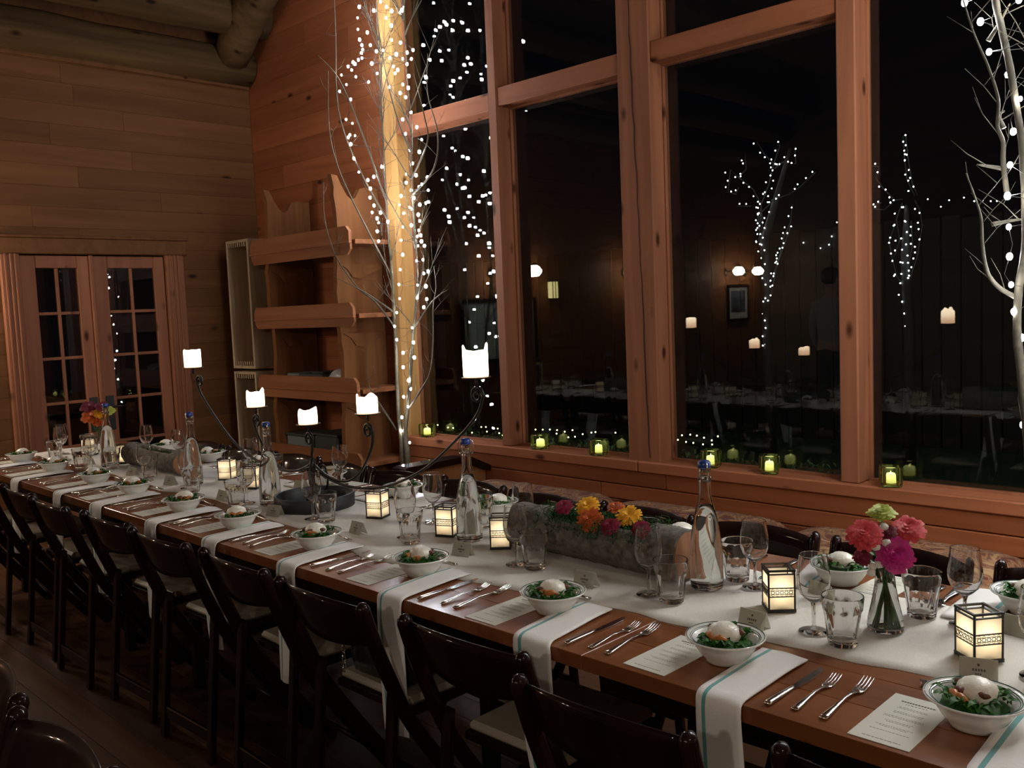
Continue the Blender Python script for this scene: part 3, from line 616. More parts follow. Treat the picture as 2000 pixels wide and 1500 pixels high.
for k, x in enumerate(BXC):
    place('chair', make_chair, (x, 2.56+.02*math.sin(k*2.3)+(.02 if k == 2 else 0), 0), PI+rr.uniform(-.06, .06), 'dark mahogany folding chair on the window side, %s from the right' % ('first' if k == 0 else ORD[k]), 'chairs along the window side of the table')
for k, (x, y, a) in enumerate(((-1.70, .50, PI+.06), (-2.16, .53, PI-.1))):
    place('chair', make_chair, (x, y, 0), a, ['dark folding chair facing away from the long table, right one of the lower left pair', 'dark folding chair facing away from the long table, in the lower left corner'][k])

# ------------------------------------------------------------------ place settings
FB = [(-.527, 1.652), (-1.02, 1.64), (-1.52, 1.648), (-2.043, 1.652), (-2.56, 1.635), (-3.063, 1.625), (-3.53, 1.64), (-4.08, 1.672), (-4.53, 1.675), (-5.12, 1.685), (-5.66, 1.69)]
BB = [(-.62, 2.318), (-1.061, 2.285), (-1.61, 2.325), (-2.41, 2.315), (-2.96, 2.32), (-3.5, 2.32), (-4.1, 2.32), (-4.65, 2.33), (-5.2, 2.33)]
def front(k): return 'at the %s near-side place from the right' % ('first' if k == 0 else ORD[k])
def back(k): return 'at the %s window-side place from the right' % ('first' if k == 0 else ORD[k])
def make_bowl():
    root = thing('salad_bowl', 'x', 'bowl'); m_ = MB()
    prof = [(0, .004), (.034, .004), (.036, 0), (.042, 0), (.043, .005), (.054, .016), (.064, .032), (.069, .043), (.083, .050), (.0845, .0525), (.083, .0545), (.067, .0475), (.060, .034), (.048, .017), (.030, .0095), (0, .009)]
    m_.lathe(prof, 40); bb_ = part('bowl_body', m_, 'china', root)
    for r, z in ((.0815, .0545), (.0735, .0510), (.0700, .0493)):
        q = MB(); q.lathe([(r-.0006, z+.0001), (r+.0006, z+.0003), (r+.0006, z-.001), (r-.0006, z-.001)], 40, closed=True); part('rim_line', q, 'green_glaze', bb_)
    return root
def leaf_mesh(m_, c, L, W, yaw, tilt, rnd, mi=0):
    T = Matrix.Translation(c) @ Euler((0, 0, yaw)).to_matrix().to_4x4() @ Euler((0, -tilt, 0)).to_matrix().to_4x4()
    n = 5; vs = []; fs = []
    for i in range(n+1):
        t = i/n; wv = W*math.sin(PI*min(1, t*.92+.08))**.8*(1-.35*t); zz = L*.25*math.sin(t*PI)
        vs += [(t*L, -wv/2, zz+wv*.25), (t*L, 0, zz), (t*L, wv/2, zz+wv*.25+rnd.uniform(-.002, .002))]
    for i in range(n):
        a = 3*i; fs += [(a, a+3, a+4, a+1), (a+1, a+4, a+5, a+2)]
    m_.add(vs, fs, mi, True, T)
def make_salad(seed):
    def f():
        rnd = random.Random(seed); root = thing('salad', 'x', 'salad')
        m_ = MB(); bx, by = rnd.uniform(-.012, .012), rnd.uniform(-.004, .016)
        m_.blob((bx, by, .057), .036, .033, .024, 0, 20, 12, .04, rnd); part('burrata', m_, 'burrata', root)
        m_ = MB(); m_.blob((0, 0, .034), .056, .056, .012, 0, 22, 8, .10, rnd); part('leaf_bed', m_, 'leaf', root)
        for i in range(38):
            a = rnd.uniform(0, 2*PI); r = rnd.uniform(.026, .052)
            m_ = MB(); leaf_mesh(m_, (r*math.cos(a)+bx*.3, r*math.sin(a), rnd.uniform(.042, .054)), rnd.uniform(.018, .030), rnd.uniform(.013, .021), a+rnd.uniform(-1.6, 1.6), rnd.uniform(-.25, .45), rnd); part('leaf', m_, 'leaf', root)
        for i in range(2):
            a = -PI/2+rnd.uniform(-1.0, 1.0); r = .036; pth = [(r*math.cos(a)+.018*math.cos(a+PI/2)*t, r*math.sin(a)+.018*math.sin(a+PI/2)*t, .052+.006*(1-t*t)) for t in (-1, -.6, 0, .6, 1)]
            m_ = MB(); m_.tube(pth, [.002, .006, .008, .006, .002], 8); part('peach_slice', m_, 'peach', root)
        for i in range(3):
            a = rnd.uniform(0, 2*PI); m_ = MB(); m_.blob((.034*math.cos(a)+bx, .032*math.sin(a)+by, .062), .011, .007, .006, 0, 9, 6, .2, rnd); part('pecan', m_, 'pecan', root)
        return root
    return f
def make_fork():
    m_ = MB()
    m_.tube([(0, 0, .003), (0, .012, .0035), (0, .05, .006), (0, .09, .009), (0, .115, .007), (0, .135, .004)], [.0075, .0085, .005, .0032, .003, .005], 8, flat=.4)
    m_.tube([(0, .133, .004), (0, .143, .0028), (0, .155, .003)], [.006, .0115, .0118], 10, flat=.2)
    for i in range(4):
        x = -.0093+.0062*i; m_.tube([(x, .150, .003), (x*1.02, .172, .0045), (x*1.02, .188, .009), (x*1.02, .196, .013)], [.0019, .0018, .0016, .0009], 6, flat=.8)
    return m_
def make_knife():
    root = thing('dinner_knife', 'x', 'knife')
    m_ = MB(); m_.tube([(0, 0, .0045), (0, .01, .005), (0, .05, .005), (0, .095, .0042), (0, .102, .004)], [.007, .0085, .0075, .0055, .004], 8, flat=.5); part('handle', m_, 'silver', root)
    m_ = MB(); m_.prism([(-.004, .10), (.005, .10), (.0095, .115), (.0105, .17), (.009, .205), (.002, .226), (-.005, .222), (-.006, .14)], 2, .0012, .0028); part('blade', m_, 'silver', root)
    return root
def make_spoon():
    m_ = MB(); m_.tube([(-.01, 0, .003), (-.05, 0, .005), (-.095, 0, .008), (-.115, 0, .006)], [.0085, .005, .003, .003], 8, flat=.4)
    m_.tube([(-.112, 0, .006), (-.12, 0, .0045), (-.135, 0, .003), (-.152, 0, .003), (-.163, 0, .005), (-.168, 0, .007)], [.004, .010, .0155, .015, .009, .002], 12, flat=.25)
    return m_
def make_menu():
    root = thing('menu_card', 'x', 'menu'); m_ = MB(); m_.box(-.0535, .0535, -.1065, .1065, 0, .0011); part('card', m_, 'paper', root)
    m_ = MB(); rnd = random.Random(4)
    def dash(x0, x1, y, h): m_.box(x0, x1, y-h/2, y+h/2, .0011, .00125)
    def line(y, half, h, wl=(.003, .009), gap=.0022):
        x = -half
        while x < half: x2 = min(x+rnd.uniform(*wl), half); dash(x, x2, y, h); x = x2+gap
    line(.078, .031, .0052, (.0035, .0045), .0012); line(.068, .02, .0022, (.002, .005))
    for y in (.052, .047, .030, .025, .008, .003, -.014, -.019, -.036, -.041, -.058): line(y, rnd.uniform(.02, .036), .0012, (.002, .006), .0014)
    line(-.092, .033, .0016, (.003, .008), .0014); part('print', m_, 'print_ink', root, kind='stuff')
    return root
def make_card():
    root = thing('place_card', 'x', 'place card'); m_ = MB()
    m_.prism([(-.017, 0), (0, .042), (.017, 0), (.0163, 0), (0, .0408), (-.0163, 0)], 0, -.034, .034); part('card', m_, 'card_paper', root)
    m_ = MB(); T = Matrix.Translation((0, -.0172, 0)) @ Euler((math.atan2(.017, .042)*-1, 0, 0)).to_matrix().to_4x4()
    m_.blob((0, -.0004, .032), .0028, .0004, .0028, 0, 8, 4, T=T)
    for i, x in enumerate((-.011, -.006, -.001, .004, .009)): m_.box(x, x+.0032, -.0006, -.0001, .020, .0245, T=T)
    for x in (-.006, -.002, .002): m_.box(x, x+.003, -.0006, -.0001, .0135, .016, T=T)
    part('print', m_, 'print_ink', root, kind='stuff'); return root
def make_napkin(seed, hang, kink=0):
    def f():
        rnd = random.Random(seed); root = None
        W = .105; prof = [(1.735-1.47, .0055), (1.66-1.47, .008), (1.58-1.47, .0065), (1.50-1.47, .0055), (.008, .005), (-.006, .001), (-.013, -.010), (-.017, -.04), (-.019, -.10), (-.022, -.18), (-.026, -hang)]
        P3 = [p for p in smooth_path([(0, a, b_) for a, b_ in prof], 3)]
        nx = 10; vs = []; ac = []; n = len(P3)
        ph = rnd.uniform(0, 6)
        for lay in (0, 1):
            for i, p in enumerate(P3):
                d = (P3[min(i+1, n-1)]-P3[max(i-1, 0)]).normalized(); nm = Vector((0, d.z, -d.y));
                if nm.z < 0 and abs(nm.z) > .3: nm = -nm
                if abs(nm.z) <= .3 and nm.y > 0: nm = -nm
                t = i/(n-1); drop = max(0, -p.z)/hang
                for j in range(nx+1):
                    u = j/nx; x = (u-.5)*W*(1-.10*drop+.06*math.sin(t*4+ph))+.010*math.sin(t*3.3+ph)*t-.03*(1-t)+kink*drop*drop
                    th = .0042*(math.sin(PI*min(max(u, .04), .96))**.35)
                    wob = .0012*math.sin(u*9+t*13+ph)+.005*drop*math.sin(u*5.5+ph+t*3)
                    q = p+nm*((th if lay else -.001)+wob*(1 if p.z < -.01 else .6))
                    if p.y > -.004 and q.z < .0006: q.z = .0006
                    vs.append((x, q.y, q.z)); ac.append(u)
        K = n*(nx+1); fs = []
        for i in range(n-1):
            for j in range(nx):
                a = i*(nx+1)+j; fs.append((K+a, K+a+1, K+a+nx+2, K+a+nx+1)); fs.append((a, a+nx+1, a+nx+2, a+1))
            a = i*(nx+1); fs.append((a, K+a, K+a+nx+1, a+nx+1)); a += nx; fs.append((a, a+nx+1, K+a+nx+1, K+a))
        for a0 in (0, (n-1)*(nx+1)):
            for j in range(nx): a = a0+j; fs.append((a, a+1, K+a+1, K+a))
        m_ = MB(); m_.add(vs, fs, 0, True); me = m_.mesh('napkin', ['napkin_cloth'])
        at = me.attributes.new('across', 'FLOAT', 'POINT'); at.data.foreach_set('value', ac)
        o = link('napkin', me); tag(o, 'x', 'napkin'); return o
    return f
rs = random.Random(31)
EXTRA = ['a burrata ball and one pecan', 'a tall burrata ball on peaches', 'a rounded burrata ball on peaches', 'burrata and dark peach slice', 'burrata and leafy greens', 'a broad slice of burrata', 'a small peak of burrata']
for k, (x, y) in enumerate(FB):
    g = front(k)
    place('bowl', make_bowl, (x, y, TZ+.0025), rs.uniform(0, 6), 'white green-rimmed salad bowl '+g, 'salad bowls')
    place('salad%d' % (k % 4), make_salad(40+k % 4), (x, y, TZ+.0025), (k//4)*1.1, 'leafy salad with white burrata in the bowl '+g, 'salads')
    place('menu', make_menu, (x-.10+rs.uniform(-.004, .004), 1.592+rs.uniform(-.004, .004), TZ+.0005), rs.uniform(-.04, .02), 'cream menu card tucked under the bowl '+g, 'menu cards')
    hang = .37
    if k == 4: pass
    place('napkin%d' % (k % 5), make_napkin(60+k % 5, hang, [.02, -.01, .05, .0, -.015][k % 5]), (x+.112+(0, 0, -.003, .003, 0)[k % 5], 1.47, TZ), rs.uniform(-.03, .05), 'white teal-striped napkin hanging over the table edge '+g, 'napkins')
    kn = place('knife', make_knife, (x+.176, 1.495, TZ+.0006), .01+rs.uniform(-.04, .04), 'silver dinner knife beside the napkin '+g, 'dinner knives')
    for j, dx in enumerate((-.266, -.214)):
        n_ = ['left', 'right'][j]
        if 'fork' not in PROTO:
            o = solo('dinner_fork', make_fork(), 'silver', 'x', 'fork'); PROTO['fork'] = o
        else:
            o = PROTO['fork'].copy(); C.objects.link(o)
        o.location = (x+dx+rs.uniform(-.004, .004), 1.505+rs.uniform(-.006, .006), TZ+.0006); o.rotation_euler = (0, 0, .05+rs.uniform(-.05, .05))
        s_ = [.95, 1.05][j]; o.scale = (s_, s_, s_)
        o['label'] = 'silver %s-hand fork of the pair %s' % (n_, g); o['group'] = 'dinner forks'
    if 'spoon' not in PROTO:
        o = solo('dessert_spoon', make_spoon(), 'silver', 'x', 'spoon'); PROTO['spoon'] = o
    else:
        o = PROTO['spoon'].copy(); C.objects.link(o)
    o.location = (x+.03, y+.117, TZ+.003); o.rotation_euler = (0, 0, rs.uniform(-.08, .08)); o['label'] = 'silver dessert spoon lying behind the bowl '+g; o['group'] = 'dessert spoons'
    place('card', make_card, (x-.055+rs.uniform(-.015, .01), y+(.18 if k == 5 else .205)+rs.uniform(-.01, .01), TZ+.004), rs.uniform(-.1, .3), 'small white place card standing behind the bowl '+g, 'place cards')
for k, (x, y) in enumerate(BB):
    g = back(k)
    place('bowl', make_bowl, (x, y, TZ+.0025), rs.uniform(0, 6), 'white green-rimmed salad bowl '+g, 'salad bowls')
    place('salad%d' % ((k+1) % 4), make_salad(40+(k+1) % 4), (x, y, TZ+.0025), 2+k, 'leafy salad with white burrata in the bowl '+g, 'salads')
    place('menu', make_menu, (x+.10, 2.316, TZ+.0005), PI+rs.uniform(-.1, .1), 'cream menu card tucked beside the bowl '+g, 'menu cards')
    place('napkin%d' % (k % 5), make_napkin(60+k % 5, .33), (x-.117, 2.43, TZ), PI+rs.uniform(-.05, .05), 'white teal-striped napkin laid over the table edge '+g, 'napkins')
    place('knife', make_knife, (x-.186, 2.405, TZ+.0006), PI, 'silver dinner knife beside the napkin '+g, 'dinner knives')
    for j, dx in enumerate((.218, .262)):
        o = PROTO['fork'].copy(); C.objects.link(o); o.location = (x+dx, 2.40, TZ+.0006); o.rotation_euler = (0, 0, PI+rs.uniform(-.05, .05)); o.scale = (1, 1, 1)
        o['label'] = 'silver %s-hand fork of the pair %s' % (['left', 'right'][j], g); o['group'] = 'dinner forks'
    if k < 7:
        place('card', make_card, (x+.02, y-.165, TZ+.004), PI+rs.uniform(-.5, .3), 'small white place card standing before the bowl '+g, 'place cards')

# ------------------------------------------------------------------ glassware
def make_wine():
    m_ = MB()
    prof = [(0, .0008), (.028, .0008), (.0335, .002), (.0335, .0034), (.024, .0048), (.009, .0075), (.0045, .014), (.0038, .035), (.0042, .060), (.007, .070), (.018, .078), (.029, .090), (.0355, .106), (.0375, .122), (.036, .142), (.0325, .165), (.0312, .180),
            (.0302, .1805), (.0298, .180), (.031, .165), (.0345, .142), (.036, .122), (.034, .107), (.0275, .0915), (.017, .0802), (.006, .0745), (0, .0738)]
    m_.lathe(crisp(prof), 32); return solo('wine_glass', m_, 'clear_glass', 'x', 'wine glass')
def make_tumbler():
    def mod(th, z):
        if z < .012 or z > .082: return 1
        a = (th % (2*PI/9))-PI/9; return 1-.055*(1-(a/(PI/9))**2) if True else 1
    m_ = MB()
    out = [(0, .001), (.025, .001), (.028, .004), (.029, .012), (.0305, .03), (.033, .055), (.0355, .078), (.0375, .085), (.040, .112), (.0395, .115)]
    full = crisp(out+[(.0378, .1146), (.0352, .086), (.032, .06), (.0275, .022), (.022, .015), (0, .014)], .0008, .5); io = max(range(len(full)), key=lambda i: full[i][1])
    cnt = {'i': 0}
    m_.lathe(full[:io+1], 54, mod=mod); m_.lathe(full[io:], 54)
    return solo('glass_tumbler', m_, 'clear_glass', 'x', 'tumbler')
def merge(o):
    bm = bmesh.new(); bm.from_mesh(o.data); bmesh.ops.remove_doubles(bm, verts=bm.verts, dist=.00005); bmesh.ops.recalc_face_normals(bm, faces=bm.faces); bm.to_mesh(o.data); bm.free(); return o
WINE = [(-.705, 2.141, 'behind the square lantern at the right end of the runner'), (-.948, 1.897, 'beside the right-hand bouquet and lantern, near side of runner'), (-.50, 1.93, 'cut by the right edge of the photo'),
        (-1.217, 2.108, 'on the window side, right of the nearest water bottle'), (-1.40, 1.889, 'in front of the cut end of the flower log'), (-1.877, 1.882, 'in front of the dark end of the flower log, near side'),
        (-2.085, 2.13, 'on the window side at the dark end of the flower log'), (-2.414, 1.896, 'left of the second bottle, near side, beside a tumbler'), (-2.508, 2.098, 'on the window side between candelabra and second bottle'),
        (-2.932, 1.863, 'in front of the round iron tray'), (-3.421, 2.33, 'on the window side beside the iron tray'), (-3.425, 1.864, 'left of the third bottle, lantern glowing through it'),
        (-3.98, 1.874, 'in front of the fourth bottle and its lantern'), (-4.05, 2.24, 'behind the fourth bottle on the window side'), (-4.372, 1.849, 'in front of the mossy far log'), (-4.75, 2.2, 'behind the mossy far log'), (-5.15, 2.2, 'near the french doors on the window side'),
        (-4.985, 1.825, 'in front of the farthest bottle'), (-5.60, 1.885, 'last on the near side by the far table end'), (-5.76, 1.95, 'farthest left, at the far table end')]
for k, (x, y, d) in enumerate(WINE):
    place('wine', lambda: merge(make_wine()), (x, y, TZ+.004), 0, 'empty stemmed wine glass '+d, 'wine glasses')
TUMB = [(-.864, 1.862, 'nearest on the near side, left of the bouquet vase'), (-.801, 2.141, 'on the window side, right of the bouquet vase'), (-1.323, 1.878, 'in front of the nearest water bottle'), (-1.286, 2.135, 'behind the nearest water bottle'),
        (-1.806, 1.885, 'in front of the flower log, near its dark end'), (-1.62, 2.178, 'behind the flower log among the greenery'), (-2.345, 1.858, 'in front of the lantern left of the second bottle'), (-2.30, 2.14, 'behind the second bottle, window side'), (-2.853, 1.868, 'in front of the round iron tray'),
        (-3.30, 2.2, 'behind the candelabra, window side'), (-3.395, 1.80, 'left of the third bottle, near side'), (-3.875, 1.845, 'left of the lantern by the fourth bottle'), (-3.85, 2.25, 'window side, behind the fourth bottle'), (-4.44, 1.90, 'in front of the mossy far log'),
        (-4.895, 1.90, 'left of the mossy far log'), (-5.06, 1.80, 'in front of the farthest bottle'), (-5.54, 1.83, 'last on the near side, far table end'), (-5.66, 2.06, 'farthest left beside the far bouquet')]
for k, (x, y, d) in enumerate(TUMB):
    tb_ = place('tumbler', lambda: merge(make_tumbler()), (x, y, TZ+.004), k*.3, 'empty faceted glass tumbler '+d, 'tumblers'); tb_.scale = (1.12, 1.12, .97)
def make_bottle():
    root = thing('water_bottle', 'x', 'bottle')
    prof = [(0, .003), (.030, .0015), (.038, 0), (.0425, .004), (.0435, .02), (.0432, .08), (.042, .115), (.037, .155), (.029, .195), (.021, .228), (.0165, .25), (.0158, .285), (.0185, .289), (.0185, .296), (.0155, .30), (.0155, .312), (.0175, .316), (.0172, .322),
            (.0115, .322), (.0115, .29), (.0118, .255), (.0165, .231), (.0252, .195), (.0335, .155), (.0388, .115), (.040, .08), (.040, .02), (.037, .012), (0, .012)]
    m_ = MB(); m_.lathe(crisp(prof), 36); part('glass_body', m_, 'clear_glass', root)
    m_ = MB(); m_.lathe([(0, .0115), (.0372, .0115), (.0403, .02), (.0403, .08), (.0391, .115), (.0337, .155), (.0254, .195), (.0185, .222), (0, .222)], 36); part('water', m_, 'water', root)
    m_ = MB(); m_.lathe([(0, .318), (.010, .318), (.0115, .3225), (.0165, .323), (.0172, .326), (.0168, .336), (.013, .341), (0, .342)], 24); st_ = part('stopper', m_, 'blue_cap', root)
    m_ = MB()
    for s in (-1, 1): m_.tube(smooth_path([(0, s*.008, .337), (0, s*.019, .336), (0, s*.0245, .325), (0, s*.0245, .300), (0, s*.0205, .2925), (0, s*.0175, .2925)], 4), .0017, 6)
    m_.lathe([(.0165, .2915), (.0178, .2925), (.0165, .2935)], 20); part('wire_bail', m_, 'silver', st_)
    return root
for k, ((x, y), d) in enumerate(zip([(-1.318, 2.035), (-2.21, 2.0), (-3.32, 1.912), (-4.055, 1.94), (-5.014, 1.93)], ['nearest, right of the flower log', 'second, between two lanterns left of the flower log', 'third, left of the round iron tray', 'fourth, beside a glowing lantern', 'farthest, near the french doors'])):
    place('bottle', make_bottle, (x, y, TZ+.004), [.9, 2.2, 1.2, .4, .8][k], 'clear swing-top water bottle with blue stopper, '+d, 'water bottles')

# ------------------------------------------------------------------ small square lanterns
def make_lantern():
    root = thing('square_lantern', 'x', 'lantern'); h = .031; p = .0042; H = .105
    m_ = MB()
    for sx in (-1, 1):
        for sy in (-1, 1): m_.box(sx*h-p/2, sx*h+p/2, sy*h-p/2, sy*h+p/2, 0, H, .0006)
    for z0, z1 in ((0, .008), (.0385, .0405), (.0595, .0615), (H-.012, H-.0095), (H-.0045, H)):
        e = h+p/2+(.0008 if z1-z0 > .003 else -.0004)
        for s in (-1, 1):
            m_.box(-e, e, s*h-p/2-.0003, s*h+p/2+.0003, z0, z1); m_.box(s*h-p/2-.0003, s*h+p/2+.0003, -e, e, z0, z1)
    m_.box(-h, h, -h, h, .001, .005); part('frame', m_, 'lantern_frame', root)
    for q in range(4):
        T = Euler((0, 0, q*PI/2)).to_matrix().to_4x4()
        for z0, z1 in ((.008, .0385), (.0405, .0595), (.0615, H-.012)):
            m_ = MB(); m_.add([(-h+p/2, -h, z0), (h-p/2, -h, z0), (h-p/2, -h, z1), (-h+p/2, -h, z1)], [(0, 1, 2, 3)], T=T); part('panel', m_, 'lantern_panel', root)
        m_ = MB(); yb = -h-.0016
        for i in range(5):
            xx = -.0216+i*.0108
            ring = [(xx+.0042*math.cos(a), yb, .05+.0042*math.sin(a)) for a in [2*PI*j/8 for j in range(9)]]
            if i % 2 == 0 or True: m_.tube(ring, .0009, 4, T=T, cap=False)
            for s in (-1, 1):
                m_.tube([(xx-.0054, yb, .05+s*.0044), (xx, yb, .05+s*.0088)], .0005, 4, T=T); m_.tube([(xx, yb, .05+s*.0088), (xx+.0054, yb, .05+s*.0044)], .0005, 4, T=T)
        m_.box(-h, h, yb-.0005, yb+.0005, .0448, .0456, T=T); m_.box(-h, h, yb-.0005, yb+.0005, .0544, .0552, T=T)
        part('lattice', m_, 'lantern_frame', root)
    l = bpy.data.lights.new('candle_light', 'POINT'); l.energy = P_LANTERN; l.color = (1, .80, .54); l.shadow_soft_size = .006
    lo = bpy.data.objects.new('candle_light', l); C.objects.link(lo); lo.location = (0, 0, .055); lo.parent = root
    m_ = MB(); m_.lathe([(0, .006), (.019, .006), (.019, .03), (0, .03)], 20); part('candle', m_, 'burrata', root)
    return root
LA = [(-.62, 1.965, -.66, 'nearest, at the right end of the runner'), (-1.088, 1.995, -.83, 'between the nearest bottle and the bouquet'), (-2.062, 2.0, -.86, 'just left of the flower log'), (-2.324, 2.005, .40, 'just left of the second bottle'),
      (-2.751, 2.03, .42, 'right of the round iron tray'), (-3.72, 2.06, .55, 'seen glowing through the glasses left of the third bottle'), (-4.03, 2.10, .62, 'right of the fourth bottle'), (-5.048, 2.02, .70, 'left of the mossy far log'), (-5.556, 2.03, .6, 'farthest, below the orange bouquet')]
for k, (x, y, a, d) in enumerate(LA):
    place('lantern', make_lantern, (x, y, TZ+.004), a, 'small black-framed lantern with amber panels, '+d, 'square table lanterns')

# ------------------------------------------------------------------ iron candelabra, its tray and pillar candles
CX, CYY = -3.13, 2.0
m_ = MB(); m_.lathe([(0, 0), (.156, 0), (.160, .004), (.160, .052), (.157, .055), (.152, .055), (.150, .05), (.150, .008), (0, .008)], 48)
solo('iron_tray', m_, 'tray_iron', 'round dark iron tray on the runner under the candelabra', 'tray', (CX, CYY, TZ+.003))
can = thing('candelabra', 'five-armed wrought iron candelabra with scrolled arms on the iron tray', 'candelabra', (CX, CYY, TZ+.0115))
def rel(x, z): return (x-CX, 0, z-(TZ+.0115))
def arm(pts, px, pz, sgn):
    m_ = MB(); P3 = smooth_path([rel(*q) for q in pts], 6)
    ex, _, ez = rel(*pts[-1]); r = .030; sp = []
    for i in range(26):
        a = i/25*PI*3.0; rr_ = r*(1-.78*i/25); cxs = ex-sgn*r
        sp.append((cxs+sgn*rr_*math.cos(a), 0, ez+rr_*math.sin(a)))
    m_.tube(P3+sp[1:], .0052, 8); a = part('arm', m_, 'iron', can)
    m_ = MB(); x, _, z = rel(px, pz); m_.lathe([(0, -.004), (.046, -.003), (.049, .0015), (.046, .0015), (.0, 0)], 24, T=Matrix.Translation((x, 0, z-.0015))); m_.tube([(x, 0, z-.03), (x, 0, z-.003)], .0045, 8); part('candle_plate', m_, 'iron', a)
arm([(-3.13, .91), (-3.0, .872), (-2.825, .862), (-2.634, .892), (-2.426, .974), (-2.258, 1.085), (-2.15, 1.175), (-2.115, 1.24)], -2.145, 1.30, 1)
arm([(-3.13, .915), (-3.3, .880), (-3.45, .885), (-3.60, .91), (-3.75, .965), (-3.90, 1.06), (-4.04, 1.175), (-4.075, 1.235)], -4.104, 1.30, -1)
arm([(-3.13, .93), (-3.02, .885), (-2.90, .88), (-2.80, .93), (-2.73, 1.02), (-2.715, 1.085)], -2.741, 1.152, 1)
arm([(-3.13, .93), (-3.24, .890), (-3.36, .885), (-3.46, .93), (-3.54, 1.01), (-3.575, 1.075)], -3.545, 1.139, -1)
arm([(-3.14, .80), (-3.15, .90), (-3.13, .97), (-3.115, 1.025)], -3.144, 1.088, 1)
m_ = MB(); m_.tube([(0, 0, .001), (0, 0, .05), (0, 0, .10), (0, 0, .16), (0, 0, .19)], [.05, .012, .009, .014, .006], 12)
for s in (-1, 1):
    m_.tube([(s*.012+.05*math.cos(a)*s*.6+s*.03, .02, .11+.05*math.sin(a)) for a in [PI*j/8-PI/2 for j in range(13)]], .005, 6)
part('stem', m_, 'iron', can)
def make_pillar(r, H, horns, seed):
    m_ = MB(); seg = 40; rnd = random.Random(seed); vs = []; fs = []
    def top(th):
        z = H
        for a, hh, wdt in horns: d = abs((th-a+PI) % (2*PI)-PI); z += hh*math.exp(-(d/wdt)**2)
        return z+.0015*math.sin(th*5+seed)
    rings = [(r*.97, 0, 0), (r, .004, 0), (r, .35, 1), (r*1.005, .7, 1), (r*.99, .96, 1), (r*.93, 1.0, 1), (r*.84, .97, 1), (r*.80, .72, 1), (r*.2, .60, 1)]
    for rad, f_, isrel in rings:
        for k in range(seg):
            th = 2*PI*k/seg; z = f_*top(th) if isrel and f_ > .9 else (f_*H if isrel else f_)
            fl = 1+(.03*math.sin(th*2+seed) if f_ > .9 else 0); vs.append((rad*fl*math.cos(th), rad*fl*math.sin(th), z))
    n = len(rings)
    for i in range(n-1):
        for k in range(seg): fs.append((i*seg+k, i*seg+(k+1) % seg, (i+1)*seg+(k+1) % seg, (i+1)*seg+k))
    fs.append(tuple(range(seg))[::-1]); fs.append(tuple(range((n-1)*seg, n*seg))); m_.add(vs, fs, 0, True)
    return m_, H*.6
vA = math.atan2(-2.0, 3.13)   # direction towards the nave of the room
sideR, sideL = PI/4, PI/4+PI
CAND = [(-4.104, 1.3015, .039, .080, [(sideR, .006, .5), (sideL, .003, .4)], 'tall burning pillar candle on the far left candelabra arm'),
        (-3.545, 1.1405, .038, .060, [(sideR-.2, .022, .45), (sideL, .010, .4)], 'burning pillar candle with a raised lip, second candelabra arm from left'),
        (-3.144, 1.0895, .038, .050, [(sideR-.3, .018, .8), (sideL-.2, .008, .5)], 'short round-topped burning candle at the centre of the candelabra'),
        (-2.741, 1.1535, .039, .056, [(sideR-.9, .020, .6), (sideL+.1, .018, .25)], 'burning candle melted to a peak, second candelabra arm from right'),
        (-2.145, 1.3015, .041, .082, [(sideR, .026, .45), (sideL, .022, .45)], 'burning pillar candle with two horns, far right candelabra arm')]
for k, (x, z, r, H, horns, lab) in enumerate(CAND):
    m_, zi = make_pillar(r, H, horns, k+1); t = thing('pillar_candle', lab, 'candle', (x, CYY, z), 0, 'candelabra candles')
    wx_ = part('wax', m_, 'pillar_wax', t); q = MB(); q.tube([(0, 0, zi-.002), (0, 0, zi+.006), (.001, 0, zi+.012), (0, 0, zi+.022)], [.002, .0035, .003, .0004], 8); part('flame', q, 'flame', t)
    q = MB(); q.tube([(0, 0, zi-.01), (0, 0, zi+.002)], .0012, 6); part('wick', q, 'wire', wx_)

# ------------------------------------------------------------------ flowers, vases and log planters
def bloom_mesh(m_, c, R0, tilt, yaw, layers, rnd, pw=.42, cup=.35, pet=12):
    T = Matrix.Translation(c) @ Euler((0, 0, yaw)).to_matrix().to_4x4() @ Euler((0, tilt, 0)).to_matrix().to_4x4()
    for L in range(layers):
        f = 1-L/(layers+.6); n = max(6, int(pet*(.55+.45*f))); el = cup+L*(1.15-cup)/max(1, layers)
        for i in range(n):
            a = 2*PI*(i+.5*(L % 2))/n+rnd.uniform(-.1, .1); ln = R0*f*rnd.uniform(.88, 1.1); wd = ln*pw*rnd.uniform(.85, 1.15)+.001
            ca, sa = math.cos(a), math.sin(a); vs = []
            for t, wf, dz in ((.1, .4, 0), (.45, .9, .12), (.8, 1.0, .05), (1.0, .55, -.10)):
                rad = t*ln*math.cos(el*.8); zz = t*ln*math.sin(el)*.8+dz*ln*.5+L*R0*.10
                for s in (-1, 1): vs.append((ca*rad-sa*s*wd*wf*.5, sa*rad+ca*s*wd*wf*.5, zz))
            m_.add(vs, [(0, 1, 3, 2), (2, 3, 5, 4), (4, 5, 7, 6)], 0, True, T)
